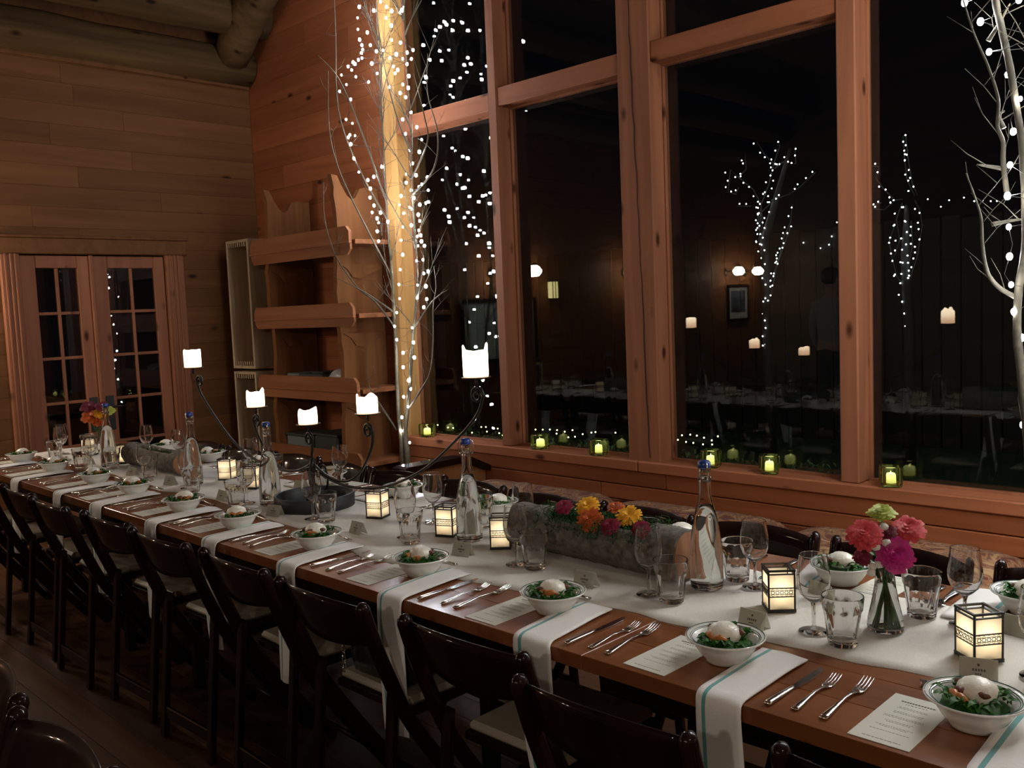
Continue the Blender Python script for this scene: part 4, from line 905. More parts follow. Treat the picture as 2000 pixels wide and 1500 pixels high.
def flower(name, c, R0, mat, base, label, tilt=0, yaw=0, layers=4, pet=14, pw=.42, cup=.25, seed=1, centre=None, group=None, stem_path=None):
    rnd = random.Random(seed); t = thing(name, label, 'flower', base, 0, group); m_ = MB()
    cc = Vector(c)-Vector(base); bloom_mesh(m_, cc, R0, tilt, yaw, layers, rnd, pw, cup, pet); part('petals', m_, mat, t)
    q = MB(); q.blob(cc+Vector((0, 0, R0*.12)), R0*.22, R0*.22, R0*.16, 0, 10, 6, .1, rnd); part('flower_centre', q, centre or mat, t)
    pth = stem_path or [Vector((0, 0, 0)), cc*.5+Vector((0, 0, .01)), cc]
    q = MB(); q.tube(smooth_path(pth, 4), .0018, 6); part('stem', q, 'stem', t); return t
def vase(x, y, label):
    m_ = MB(); m_.lathe(crisp([(0, .001), (.034, .001), (.0385, .004), (.0395, .010), (.0375, .03), (.030, .065), (.0235, .10), (.0205, .128), (.021, .15), (.0225, .166), (.0215, .1665), (.0196, .15), (.0190, .128), (.022, .10), (.0285, .065), (.0355, .03), (.0365, .014), (.033, .009), (0, .008)]), 32)
    return merge(solo('bud_vase', m_, 'clear_glass', label, 'vase', (x, y, TZ+.004)))
VX, VY = -.83, 2.005; VB = TZ+.015
vase(VX, VY, 'clear flared glass vase holding the pink bouquet')
m_ = MB(); m_.lathe([(0, .0083), (.0332, .0093), (.0368, .0142), (.0358, .03), (.0288, .065), (.0222, .10), (.0206, .112), (0, .112)], 32); merge(solo('vase_water', m_, 'water', 'water filling the flared bouquet vase', 'water', (VX, VY, TZ+.004)))
rightv, upv = Vector((.717, .695, 0)), Vector((0, 0, 1)); tow = Vector((.38, -.92, 0))
def vp(a, z, d): q = Vector((VX, VY, TZ))+rightv*a+tow*d; return (q.x, q.y, TZ+z)
def vstem(c, s):
    b_ = Vector(vp(s*.022, .016, 0)); n_ = Vector(vp(-s*.010, .15, .0)); return b_, [Vector((0, 0, 0)), n_-b_, Vector(c)-b_]
ang = math.atan2(tow.y, tow.x)
for (nm, a, z, d, R0, mat, lab, tl, lay, pet, s) in (
    ('zinnia', -.045, .232, .03, .041, 'coral', 'coral zinnia at the left of the pink bouquet', .75, 5, 16, 1), ('zinnia', .052, .232, -.005, .040, 'coral', 'coral zinnia at the right of the pink bouquet', .6, 4, 15, -1),
    ('dahlia', .022, .188, .035, .043, 'magenta', 'magenta dahlia low in front of the pink bouquet', 1.0, 6, 18, -.6), ('chrysanthemum', -.006, .270, -.01, .032, 'lime', 'lime green chrysanthemum on top of the pink bouquet', .35, 5, 18, .3),
    ('scabiosa', -.05, .176, .005, .022, 'maroon', 'small dark maroon flower low left in the pink bouquet', .8, 4, 12, .8), ('scabiosa', .005, .235, .02, .022, 'maroon', 'small dark maroon flower in the middle of the pink bouquet', .7, 4, 12, .1)):
    c = vp(a, z, d); b_, sp = vstem(c, s); flower(nm, c, R0, mat, tuple(b_), lab, tl, ang, lay+1, pet+6, .30, .10, int(abs(a)*1000)+3, stem_path=sp)
for i, (a, z, d) in enumerate(((-.028, .16, .02), (-.012, .166, .032), (-.03, .145, .02), (-.02, .205, .03), (.004, .215, .035), (-.002, .247, .02), (.04, .148, .03))):
    c = Vector(vp(a, z, d)); b_, sp = vstem(c, (-1)**i*.7); t = thing('white_bud', 'small white filler bloom in the pink bouquet, %s' % ['low left', 'low centre', 'lowest, at the vase lip', 'left of centre', 'at the middle', 'under the green bloom', 'low right under the magenta dahlia'][i], 'flower', tuple(b_))
    m_ = MB(); m_.blob(c-b_, .010, .010, .009, 0, 10, 7, .12, random.Random(i)); part('bud', m_, 'white_bud', t); q = MB(); q.tube(smooth_path(sp, 4), .0014, 6); part('stem', q, 'stem', t)
m_ = MB(); rnd = random.Random(9)
for i in range(10):
    a = rnd.uniform(0, 2*PI); leaf_mesh(m_, vp(.016*math.cos(a), rnd.uniform(.11, .15), .016*math.sin(a)), .05, .022, a, rnd.uniform(.5, 1.1), rnd)
for i in range(11):
    a = rnd.uniform(0, 2*PI); b_ = a+PI+rnd.uniform(-.6, .6); m_.tube(smooth_path([vp(.030*math.cos(a), .016, .030*math.sin(a)), vp(.004*math.cos(a), .10, .004*math.sin(a)), vp(.013*math.cos(b_), .145, .013*math.sin(b_)), vp(.03*math.cos(b_), .18, .03*math.sin(b_))], 4), rnd.uniform(.0014, .0024), 6)
solo('bouquet_leaves', m_, 'leaf', 'green leaves and stems filling of the pink bouquet vase', 'leaves')
# far orange bouquet beside the end lantern
V2 = (-5.66, 2.15); vase(V2[0], V2[1], 'small glass vase of the far orange bouquet')
for i, (a, z, R0, mat, lab, nm) in enumerate(((-.05, .215, .050, 'orange_red', 'large orange bloom at left of the far bouquet', 'dahlia'), (.02, .235, .042, 'yellow', 'yellow bloom at the middle of the far bouquet', 'chrysanthemum'), (-.055, .275, .045, 'maroon', 'dark maroon bloom at the top left of the far bouquet', 'dahlia'),
                                             (.03, .275, .040, 'maroon', 'dark maroon bloom topping the far bouquet', 'dahlia'), (.075, .245, .035, 'lime', 'pale green bloom at right of the far bouquet', 'chrysanthemum'), (.0, .18, .035, 'orange_red', 'small orange bloom low in the far bouquet', 'dahlia'))):
    c = (V2[0]+.717*a, V2[1]+.695*a-.02, TZ+z); flower(nm, c, R0, mat, (V2[0]+.01*math.cos(i), V2[1]+.01*math.sin(i), TZ+.016), lab, .8, -.6, 4, 12, .5, .15, 70+i)
def log_planter(x0, x1, yc, r, seed, label, cut, loc_rz=0, mat='bark'):
    rnd = random.Random(seed); ns, na = 40, 28; root = thing('log_planter', label, 'planter', ((x0+x1)/2, yc, TZ+.004)); L = x1-x0; vs = []; fs = []
    tab = [[1+rnd.uniform(-.035, .035) for _ in range(na)] for _ in range(ns+1)]
    for i in range(ns+1):
        x = -L/2+L*i/ns
        for k in range(na):
            th = 2*PI*k/na; rr_ = r*(tab[i][k]+.03*math.sin(th*4+x*9+seed)); yv, zv = rr_*math.cos(th), r+rr_*math.sin(th)*.97
            if abs(math.cos(th)) < .62 and math.sin(th) > 0 and cut[0] < i/ns < cut[1]: zv = min(zv, r*1.25)
            vs.append((x, yv, max(zv, .0005)))
    for i in range(ns):
        for k in range(na): fs.append((i*na+k, i*na+(k+1) % na, (i+1)*na+(k+1) % na, (i+1)*na+k))
    m_ = MB(); m_.add(vs, fs, 0, True); m_.add(vs[:na], [tuple(range(na))]); m_.add(vs[-na:], [tuple(range(na))]); part('bark', m_, mat, root)
    for s in (-1, 1):
        q = MB(); ring = vs[-na:] if s > 0 else vs[:na]
        q.add([(p[0]+s*.0015, p[1]*.93, r+(p[2]-r)*.93) for p in ring]+[(p[0]-s*.004, p[1]*.93, r+(p[2]-r)*.93) for p in ring], [tuple(range(na))]+[(k, (k+1) % na, na+(k+1) % na, na+k) for k in range(na)]); part('cut_end', q, 'log_cut', root, label='sawn orange-brown end grain')
    q = MB(); q.box(-L/2+L*cut[0]+.01, -L/2+L*cut[1]-.01, -r*.5, r*.5, r*1.2, r*1.3, .004); part('soil', q, 'soil', root)
    return root
log_planter(-2.02, -1.385, 2.05, .073, 2, 'rough grey log hollowed as a planter and filled with bright flowers', (.2, .82))
FLW = [('daisy', -1.80, 1.985, .166, .034, 'crimson', 'round crimson flower at the left of the log', .6, 5, 14), ('daisy', -1.735, 2.02, .172, .040, 'yellow', 'yellow daisy at the left of the log', .7, 3, 14), ('daisy', -1.685, 1.97, .147, .044, 'orange_red', 'orange and red daisy hanging at the front of the log', .95, 4, 14),
       ('daisy', -1.60, 1.955, .143, .032, 'crimson', 'crimson flower at the front middle of the log', .8, 5, 14), ('daisy', -1.575, 2.01, .165, .042, 'yellow', 'yellow daisy at the right of the log', .7, 3, 14), ('daisy', -1.50, 1.965, .146, .032, 'crimson', 'crimson flower at the right front of the log', .8, 5, 14), ('daisy', -1.655, 2.05, .172, .03, 'orange_red', 'small rust daisy at the back of the log', .4, 3, 12)]
for i, (nm, x, y, z, R0, mat, lab, tl, lay, pet) in enumerate(FLW):
    flower(nm, (x, y+.03, TZ+z-.004), R0*.9, mat, (x, y+.05 if y < 1.99 else y+.02, TZ+.092), lab, tl, -1.15, lay+1, pet+5, .25, .08, 90+i, 'pecan' if mat == 'yellow' else None)
def fern(name, x0, x1, yc, z, n, seed, mat, label, spread=.06, L=(.05, .10)):
    rnd = random.Random(seed); m_ = MB()
    for i in range(n):
        x = rnd.uniform(x0, x1); a = rnd.uniform(0, 2*PI); ln = rnd.uniform(*L); y0 = yc+rnd.uniform(-.02, .02); pts = [(x, y0, z)]
        for t in (.4, .75, 1): pts.append((x+math.cos(a)*ln*t*.7, y0+math.sin(a)*ln*t*.8, z+ln*.5*math.sin(t*2.9)-ln*.12*t*t))
        m_.tube(pts, .0008, 3, cap=False)
        for t in range(1, 7):
            p = Vector(pts[0]).lerp(Vector(pts[2]), t/6) if t < 5 else Vector(pts[2]).lerp(Vector(pts[3]), (t-4)/2)
            for s in (-1, 1): leaf_mesh(m_, p, .012+ln*.10, .004, a+s*1.1, .3, rnd)
    o = solo(name, m_, mat, label, 'greenery', group=None); o['kind'] = 'stuff'; return o
fern('fern_fronds', -1.90, -1.46, 2.04, TZ+.106, 150, 5, 'fern', 'feathery green fronds around the flowers on the log', L=(.07, .14))
log_planter(-4.95, -4.33, 2.03, .062, 6, 'short grey log planter covered with moss at the far end of the runner', (.1, .9))
fern('moss_and_greens', -4.9, -4.4, 2.03, TZ+.08, 90, 7, 'moss', 'dark moss and greens heaped on the far log', L=(.03, .08))

# ------------------------------------------------------------------ bench with floral cushions under the window
BX0, BX1 = -4.18, .7
bench = thing('window_bench', 'long dark wooden bench under the window, its slanted end arm rising at the left', 'bench', ((BX0+BX1)/2, 3.66, 0)); bo = (-(BX0+BX1)/2, -3.66, 0)
m_ = MB(); m_.box(BX0, BX1, 3.38, YW-.05, .33, .37, .004); part('seat', m_, 'shelf_wood', bench, bo)
x = BX0+.02
while x < BX1-.1:
    x2 = min(x+.42, BX1); m_ = MB(); m_.box(x+.001, x2-.001, 3.40, 3.425, .01, .328, .004); part('front_board', m_, 'shelf_wood', bench, bo); x = x2
m_ = MB(); m_.prism([(3.32, .0), (3.32, .575), (3.75, .575), (YW-.05, .49), (YW-.05, 0)], 0, BX0-.045, BX0-.008); part('end_panel', m_, 'upright_wood', bench, bo)
m_ = MB(); m_.prism([(3.27, .577), (3.27, .606), (3.30, .615), (3.74, .615), (3.80, .605), (YW-.04, .53), (YW-.04, .492), (3.75, .577)], 0, BX0-.085, BX0+.035); part('arm_rest', m_, 'mahogany', bench, bo)
xs = [BX0+.01, -3.05, -2.02, -1.0, .05, BX1]
for k in range(5):
    m_ = MB(); a, b_ = xs[k], xs[k+1]; nx, ny_ = 14, 8; vs = []; fs = []; rnd = random.Random(k)
    for i in range(nx+1):
        for j in range(ny_+1):
            u, v = i/nx, j/ny_; e = min(u, 1-u, v*.8, (1-v)*.8); z = .375+.098*min(1, (e*9))**.4+.008*math.sin(u*6+k)*math.sin(v*4)
            vs.append((a+.006+(b_-a-.012)*u, 3.39+(YW-.055-3.39)*v, z))
    for i in range(nx):
        for j in range(ny_): q = i*(ny_+1)+j; fs.append((q, q+ny_+1, q+ny_+2, q+1))
    N_ = len(vs); per = [i*(ny_+1) for i in range(nx+1)]+[nx*(ny_+1)+j for j in range(1, ny_+1)]+[i*(ny_+1)+ny_ for i in range(nx-1, -1, -1)]+[j for j in range(ny_-1, 0, -1)]
    vs += [(vs[q][0], vs[q][1], .371) for q in per]; n_ = len(per)
    fs += [(per[q], per[(q+1) % n_], N_+(q+1) % n_, N_+q) for q in range(n_)]+[tuple(range(N_, N_+n_))]
    m_.add(vs, fs, 0, True)
    solo('bench_cushion', m_, 'floral_fabric', 'red and tan floral cushion on the window bench, %s' % ['at its left end by the arm', 'second from the left end', 'in the middle', 'second from the right end', 'at its right end'][k], 'cushion', group='bench cushions')

# ------------------------------------------------------------------ slab bookshelf in the corner
BSX, BSY = -5.77, 3.9
bs = thing('bookshelf', 'tall corner bookshelf of live-edge slab uprights with moulded shelf fronts', 'bookshelf', (BSX, BSY, 0)); so = (-BSX, -BSY, 0)
for k, xu in enumerate((-6.22, -5.33)):
    rnd = random.Random(50+k); front_e = [(3.685+.014*math.sin(z*6.1+k)+rnd.uniform(-.006, .006), z) for z in [i*.06 for i in range(41)]]
    top = [(3.675, 2.485), (3.725, 2.478), (3.755, 2.415), (3.80, 2.345), (3.835, 2.318), (3.87, 2.335), (3.91, 2.40), (3.96, 2.41), (4.07, 2.405)]
    poly = front_e+top+[(4.07, 0)]
    m_ = MB(); m_.prism(poly, 0, xu-.022, xu+.022); part('upright', m_, 'upright_wood', bs, so)
    if True:
        for z, h in ((1.87, .10), (1.39, .10), (.87, .09)):       # scrolled brackets under the shelves
            q = MB(); q.prism([(3.70, z), (4.06, z), (4.06, z-.03), (3.86, z-h), (3.80, z-h*.9), (3.76, z-h*.35)], 0, xu+.0225, xu+.036); part('bracket', q, 'upright_wood', bs, so)
SH = [(1.925, 2.115), (1.437, 1.60), (.915, 1.085), (.42, .56)]
for k, (za, zb) in enumerate(SH):
    zm = (za+zb)/2-.01
    m_ = MB(); m_.box(-6.38, -5.085, 3.685, 4.07, zm-.016, zm+.016, .003); sh_ = part('shelf', m_, 'shelf_wood', bs, so)
    x0, x1 = -6.40, -5.10; c_ = .035
    m_ = MB(); m_.prism([(x0, zm+.002), (x0+.006, zb-c_), (x0+c_, zb), (x1-c_, zb), (x1, zb-c_), (x1, zm+.002)], 1, 3.645, 3.668); part('fascia', m_, 'shelf_wood', sh_)
    m_ = MB(); m_.prism([(x0, zm-.012), (x0+.004, za+c_), (x0+c_, za), (x1-c_, za), (x1, za+c_), (x1, zm-.012)], 1, 3.651, 3.668); part('fascia', m_, 'shelf_wood', sh_)
    m_ = MB(); m_.box(x0-.004, x1+.006, 3.640, 3.667, zm-.0115, zm+.0015, .003); part('bead_strip', m_, 'shelf_wood', sh_)
def zs(k): return (SH[k][0]+SH[k][1])/2-.01+.0165
m_ = MB(); m_.box(-6.15, -5.98, 3.75, 3.98, 0, .085, .006); solo('slate_box', m_, 'crate_grey', 'grey flat box at the left on the third shelf of the bookshelf', 'box', (0, 0, zs(2)))
m_ = MB(); m_.box(-5.965, -5.66, 3.74, 3.99, 0, .088, .008); m_.box(-5.85, -5.70, 3.78, 3.94, .088, .10, .004); solo('dark_case', m_, 'crate_dark', 'dark flat case in the middle of the third shelf', 'box', (0, 0, zs(2)))
m_ = MB(); m_.blob((-5.52, 3.84, .062), .105, .10, .061, 0, 16, 10, .16, random.Random(3)); solo('plastic_bag', m_, 'plastic_bag', 'crumpled clear plastic bag at the right end of the third shelf', 'bag', (0, 0, zs(2)+.006))
cr_ = thing('storage_crate', 'pale grey storage crate on the bottom shelf of the bookshelf', 'crate', (-6.03, 3.86, zs(3)))
m_ = MB(); m_.box(-.16, .16, -.12, .12, 0, .115, .008); part('bin', m_, 'crate_grey', cr_); m_ = MB(); m_.box(-.17, .17, -.13, .13, .116, .135, .005); part('lid', m_, 'crate_dark', cr_)
m_ = MB(); m_.box(-.15, .15, -.12, .12, 0, .14, .012); m_.box(-.155, .155, -.125, .125, .14, .158, .004); solo('black_crate', m_, 'crate_dark', 'black lidded crate beside the grey crate on the bottom shelf', 'crate', (-5.66, 3.86, zs(3)))

# ------------------------------------------------------------------ pale slotted rack in the corner
rk = thing('slotted_rack', 'tall pale pine rack with combed slots standing in the room corner', 'rack', (-6.70, 3.86, 0)); ro = (6.70, -3.86, 0)
for (z0, z1) in ((.06, 1.095), (1.12, 2.15)):
    for x0 in (-6.885, -6.56):
        m_ = MB(); m_.box(x0, x0+.022, 3.705, 4.05, z0, z1, .003); part('side_board', m_, 'pale_pine', rk, ro)
    for z in (z0, z1-.022):
        m_ = MB(); m_.box(-6.862, -6.561, 3.707, 4.05, z, z+.022, .003); part('cross_board', m_, 'pale_pine', rk, ro)
        for i in range(9):
            xx = -6.85+i*.0345; q = MB(); zz0 = z+.0225 if z == z0 else z-.0335
            q.box(xx, xx+.012, 3.712, 4.03, zz0, zz0+.033, .001); part('slot_divider', q, 'pale_pine', rk, ro)
m_ = MB(); m_.box(-6.90, -6.53, 3.72, 4.03, 0, .059, .004); part('plinth', m_, 'pale_pine', rk, ro)

# ------------------------------------------------------------------ birch trees and their string lights
def tree(name, label, base, stems, twig_r, seed, ntw, zmax, mat='birch_bark', taper=(.023, .003)):
    rnd = random.Random(seed); root = thing(name, label, 'tree', base); b_ = Vector(base)
    for pts in stems['trunk']:
        P3 = smooth_path([Vector(p)-b_ for p in pts], 5); n = len(P3)
        m_ = MB(); m_.tube(P3, [taper[1]+(taper[0]-taper[1])*(1-i/(n-1))**3+rnd.uniform(-.0009, .0009) for i in range(n)], 10); part('trunk', m_, mat, root)
    for pts in stems['branch']:
        y0 = pts[0][1]; dy = rnd.uniform(-.16, .12) if min(p[0] for p in pts) > -5.06 else -.24; n0 = len(pts)
        P3 = smooth_path([Vector((p[0], p[1]+dy*i/(n0-1), p[2]))-b_ for i, p in enumerate(pts)], 5); n = len(P3); m_ = MB()
        m_.tube(P3, [twig_r*(1-.75*i/(n-1)) for i in range(n)], 6)
        for j in range(3, n-1, 4):                                    # side twigs
            a = rnd.uniform(0, 2*PI); ln = rnd.uniform(.06, .22); p = P3[j]; d = Vector((math.cos(a), .5*math.sin(a), rnd.uniform(.2, 1.0))).normalized()
            q = p+d*ln*.5+Vector((0, 0, .01)); m_.tube([p, q, p+d*ln+Vector((rnd.uniform(-.03, .03), 0, .02))], [.0018, .0013, .0006], 4)
            if rnd.random() < .6: m_.tube([q, q+Vector((rnd.uniform(-.07, .07), rnd.uniform(-.04, .04), .06))], [.0011, .0005], 4)
        part('branch', m_, 'twig' if twig_r < .008 else mat, root)
    main = stems['trunk']
    for i in range(ntw):                                              # fine upward twigs
        pts = rnd.choice(main); k = rnd.uniform(len(pts)*.3, len(pts)-1.01); p = Vector(pts[int(k)]).lerp(Vector(pts[int(k)+1]), k-int(k))-b_
        a = rnd.choice((0, PI))+rnd.uniform(-.9, .9); m_ = MB(); P3 = [p]; d = Vector((.55*math.cos(a), .45*math.sin(a), .8)).normalized(); ln = rnd.uniform(.25, .7)
        for s in range(6):
            d = (d+Vector((rnd.uniform(-.2, .2), rnd.uniform(-.15, .15), rnd.uniform(-.02, .22)))).normalized(); P3.append(P3[-1]+d*ln/6)
            P3[-1].y = min(P3[-1].y, 3.98-b_.y); P3[-1].z = min(P3[-1].z, zmax-b_.z)
        m_.tube(P3, [.0042, .0036, .003, .0025, .002, .0014, .0007], 5)
        for s in (2, 3, 4):
            for e in (-1, 1):
                dd = (d+Vector((e*rnd.uniform(.3, .9), rnd.uniform(-.4, .4), rnd.uniform(-.2, .4)))).normalized(); l2 = rnd.uniform(.06, .2)
                e_ = P3[s]+dd*l2; e_.y = min(e_.y, 3.98-b_.y); m_.tube([P3[s], P3[s]+dd*l2*.5+Vector((0, 0, .008)), Vector((e_.x, e_.y, e_.z+.02))], [.0016, .0012, .0005], 4)
        part('branch', m_, 'twig', root)
    return root
LB = (-4.77, 3.77, 0)
ext = lambda s, *pts: s+list(pts)
tree('birch_tree', 'bare birch tree wrapped in white lights, left of the window', LB,
     dict(trunk=[[(-4.79, 3.77, .0)]+S1+[(-4.80, 3.75, 4.1), (-4.75, 3.7, 4.6)], [(-4.76, 3.76, .0)]+S2+[(-4.52, 3.74, 3.9), (-4.45, 3.70, 4.4)]], branch=[Bq1, Bq2, Bq3, Bq4, Bq5, Bq6, Bq7, Bq8, Bq9, Bq10, Bq11, Bq12]), .0075, 17, 52, 4.9)
def strand(name, label, pts, mat, r, seed, wires, rz=1):
    rnd = random.Random(seed); c = Vector((sum(p[0] for p in pts)/len(pts), sum(p[1] for p in pts)/len(pts), min(p[2] for p in pts))); root = thing(name, label, 'string lights', tuple(c))
    q = MB(); q.blob((0, 0, 0), r, r, r*1.25, 0, 10, 7); me = q.mesh('bulb', [mat])
    for p in pts:
        o = link('bulb', me, root, tuple(Vector(p)-c)); s_ = rnd.uniform(.75, 1.25); o.scale = (s_, s_, s_)
    srt = sorted(pts, key=lambda p: -p[2]); lanes = [[] for _ in range(wires)]
    for p in srt:
        best = min(range(wires), key=lambda i: abs(lanes[i][-1][0]-p[0])+.5*abs(lanes[i][-1][2]-p[2]) if lanes[i] else .12); lanes[best].append(p)
    for ln in lanes:
        if len(ln) > 1:
            q = MB(); pp = []
            for a, b_ in zip(ln, ln[1:]): a, b_ = Vector(a)-c, Vector(b_)-c; pp += [a, a.lerp(b_, .5)+Vector((rnd.uniform(-.02, .02), rnd.uniform(-.01, .01), -.01))]
            pp.append(Vector(ln[-1])-c); q.tube(pp, .0011, 4); part('wire', q, 'wire', root)
    return root
rnd = random.Random(23)
up_l = [(-4.7+rnd.uniform(-.4, .3), 3.72+rnd.uniform(-.25, .15), rnd.uniform(3.58, 4.6)) for _ in range(46)]
strand('string_lights', 'white string lights wound over the birch tree left of the window', BL+up_l, 'bulb_left', .0078, 2, 5)
RB = (-.82, 3.1, 0)
tree('birch_tree', 'bare birch tree with white lights, cut off at the right edge of the photo', RB,
     dict(trunk=[[(-.81, 3.1, .0), (-.82, 3.1, .5)]+T1+[(-.98, 3.1, 2.9), (-1.0, 3.12, 3.6), (-.96, 3.1, 4.4)], [(-.80, 3.1, .0), (-.76, 3.12, .7), (-.70, 3.1, 1.5), (-.58, 3.12, 2.4), (-.45, 3.1, 3.4), (-.4, 3.1, 4.2)]], branch=[T2, T3, T4, T5, T6, T7]), .0085, 29, 7, 4.8, 'birch_dark', taper=(.017, .010))
rnd = random.Random(41)
hid = []
while len(hid) < 115:
    z = rnd.uniform(1.0, 4.2); s_ = .10+.09*z; p = (-.62+rnd.uniform(-s_, s_*1.2), 3.1+rnd.uniform(-.26, .3), z)
    d = Vector(p)-camo.location; xx = d.dot(rt)/d.dot(fw)*FPX; yy = -d.dot(up)/d.dot(fw)*FPX
    if z < 2.3 and xx < 1002: continue                                # on this side of the trunk the photograph shows each bulb
    if math.hypot(p[0]+.86, p[1]-3.1) < .17: continue                 # hung out in the twigs, off the stem
    hid.append(p)
strand('string_lights', 'white string lights hanging on the birch tree at the right edge', BR+hid, 'bulb_right', .0082, 6, 4)

# ------------------------------------------------------------------ green glass votives on the sill
def make_jar():
    m_ = MB(); rnd = random.Random(2); o_ = .046
    def sq(th, z, r): 
        c_, s_ = math.cos(th), math.sin(th); k = 1/max(abs(c_), abs(s_)); k = min(k, 1.28); return k
    out = [(0, .0), (.035, .0), (.043, .004), (.046, .02), (.046, .08), (.0435, .09), (.040, .0915), (.036, .09), (.036, .022), (.033, .014), (0, .013)]
    m_.lathe(crisp(out), 40, mod=lambda th, z: sq(th, z, 0)*(1+.012*math.sin(th*24)*(1 if .01 < z < .085 else 0)), T=Euler((0, 0, 0)).to_matrix().to_4x4())
    return merge(solo('votive_holder', m_, 'green_glass', 'x', 'candle holder'))
def make_votive():
    m_ = MB(); m_.lathe([(0, 0), (.021, 0), (.0225, .003), (.0215, .036), (.0185, .043), (.013, .0405), (0, .039)], 24, mod=lambda th, z: 1+(.05*math.sin(th*3) if z > .03 else 0))
    t = thing('votive_candle', 'x', 'candle'); part('wax', m_, 'votive_wax', t)
    q = MB(); q.tube([(0, 0, .0405), (0, 0, .046), (0, 0, .054)], [.0025, .0028, .0004], 8); part('flame', q, 'flame', t); return t
JN = ['leftmost', 'second from left', 'third from left', 'fourth from left', 'fifth from left', 'rightmost above the bouquet']
for k, (x, dz) in enumerate(((-4.80, 0), (-3.74, 0), (-3.285, 0), (-2.545, 0), (-2.215, 0), (-1.625, 0))):
    place('jar', make_jar, (x, YW-.005, .6605), .1*k, 'ribbed green glass votive holder on the sill, '+JN[k], 'sill votive holders')
    place('votive', make_votive, (x, YW-.005, .675), k, 'lit yellow candle inside the green sill holder, '+JN[k], 'sill candles')
m_ = MB(); m_.box(-.05, .05, -.03, .03, 0, .006, .002)

# ------------------------------------------------------------------ handbag on a near-side chair
bagx, bagy = -2.08, 1.545
bg = thing('handbag', 'dark leather handbag with chain strap on the near-side chair seat', 'bag', (bagx, bagy, .477), .05)
m_ = MB(); nb = 14; vs = []; fs = []
prof = [(-.125, 0, .045), (-.135, .05, .055), (-.13, .11, .05), (-.115, .155, .03), (-.105, .165, .012)]
rings = []
for hx, z, hy in prof:
    for k in range(28):
        th = 2*PI*k/28; c_, s_ = math.cos(th), math.sin(th); sx = abs(c_)**.35*(1 if c_ > 0 else -1); sy = abs(s_)**.7*(1 if s_ > 0 else -1); vs.append((-hx*sx, hy*sy+.004*math.sin(k*3+z*40), z+.002))
for i in range(len(prof)-1):
    for k in range(28): fs.append((i*28+k, i*28+(k+1) % 28, (i+1)*28+(k+1) % 28, (i+1)*28+k))
fs += [tuple(range(28))[::-1], tuple(range(4*28, 5*28))]; m_.add(vs, fs, 0, True); part('bag_body', m_, 'bag_leather', bg)
m_ = MB(); m_.box(-.112, .112, -.052, .05, .10, .172, .02); part('flap', m_, 'bag_leather', bg)
m_ = MB()
for i in range(13):
    z = .165-i*.015; T = Matrix.Translation((-.135, -.058, z)) @ Euler((0, 0, PI/2*(i % 2))).to_matrix().to_4x4()
    m_.tube([(.006*math.cos(a), 0, .0095*math.sin(a)) for a in [2*PI*j/10 for j in range(11)]], .0017, 5, T=T, cap=False)
part('chain_strap', m_, 'silver', bg)

# ------------------------------------------------------------------ left wall beyond the frame, seen mirrored: lamps, board, picture
def make_sconce():
    root = thing('wall_sconce', 'x', 'wall lamp')
    m_ = MB(); m_.lathe([(0, -.012), (.05, -.012), (.055, 0), (.03, .012), (0, .014)], 20, T=Euler((0, PI/2, 0)).to_matrix().to_4x4()); part('back_plate', m_, 'brass_dark', root)
    m_ = MB(); m_.tube(smooth_path([(.01, 0, 0), (.08, 0, .03), (.15, 0, .11), (.19, 0, .115), (.20, 0, .09)], 5), .008, 8); m_.lathe([(0, .095), (.045, .088), (.05, .075), (.04, .07)], 16, T=Matrix.Translation((.20, 0, 0))); part('arm', m_, 'brass_dark', root)
    m_ = MB(); m_.lathe([(.035, .075), (.055, .06), (.085, .02), (.082, -.01), (.055, -.045), (.02, -.05), (0, -.05)], 8, smooth=False, T=Matrix.Translation((.20, 0, 0))); part('shade', m_, 'sconce_glass', root)
    return root
SC = [(1.36, 'left of the framed board'), (.915, 'above the right half of the framed board'), (-.95, 'between the doors of the left wall'), (-3.33, 'left of the narrow picture'), (-3.86, 'right of the narrow picture')]
for k, (y, d) in enumerate(SC):
    place('sconce', make_sconce, (XL+.013, y, 1.90), 0, 'brass wall lamp with faceted white shade, '+d, 'left wall lamps')
def framed(name, label, cat, y0, y1, z0, z1, mat_in, mat_mat=None):
    t = thing(name, label, cat, (XL+.003, (y0+y1)/2, z0)); W = (y1-y0)/2; H = z1-z0; b = .035
    for a in ((-W, W, 0, b), (-W, W, H-b, H), (-W, -W+b, b, H-b), (W-b, W, b, H-b)):
        m_ = MB(); m_.box(0, .03, *a, .004); part('frame_bar', m_, 'mahogany', t)
    m_ = MB(); m_.box(.004, .012, -W+b, W-b, b, H-b); part('mount', m_, mat_mat or mat_in, t)
    if mat_mat: m_ = MB(); m_.box(.012, .014, -W+b+.06, W-b-.06, b+.09, H-b-.06); part('print', m_, mat_in, t)
    return t
framed('framed_board', 'wide grey-green board in a dark frame under two wall lamps', 'board', .70, 1.83, .95, 1.63, 'sky_board')
framed('framed_picture', 'narrow picture of a dark landscape with wide pale mount on the left wall', 'picture', -3.92, -3.34, 1.20, 1.73, 'picture_art', 'picture_mat')
t = thing('wall_lantern', 'amber paned lantern glowing on the left wall', 'wall lamp', (XL+.01, .44, 1.60)); m_ = MB(); m_.box(0, .09, -.05, .05, 0, .01); m_.box(0, .09, -.05, .05, .2, .215); 
for yy in (-.05, -.004, .042): m_.box(.082, .09, yy, yy+.008, .01, .2)
part('frame', m_, 'lantern_frame', t); m_ = MB(); m_.box(.01, .08, -.045, .045, .012, .198); part('panel', m_, 'lamp_amber', t)
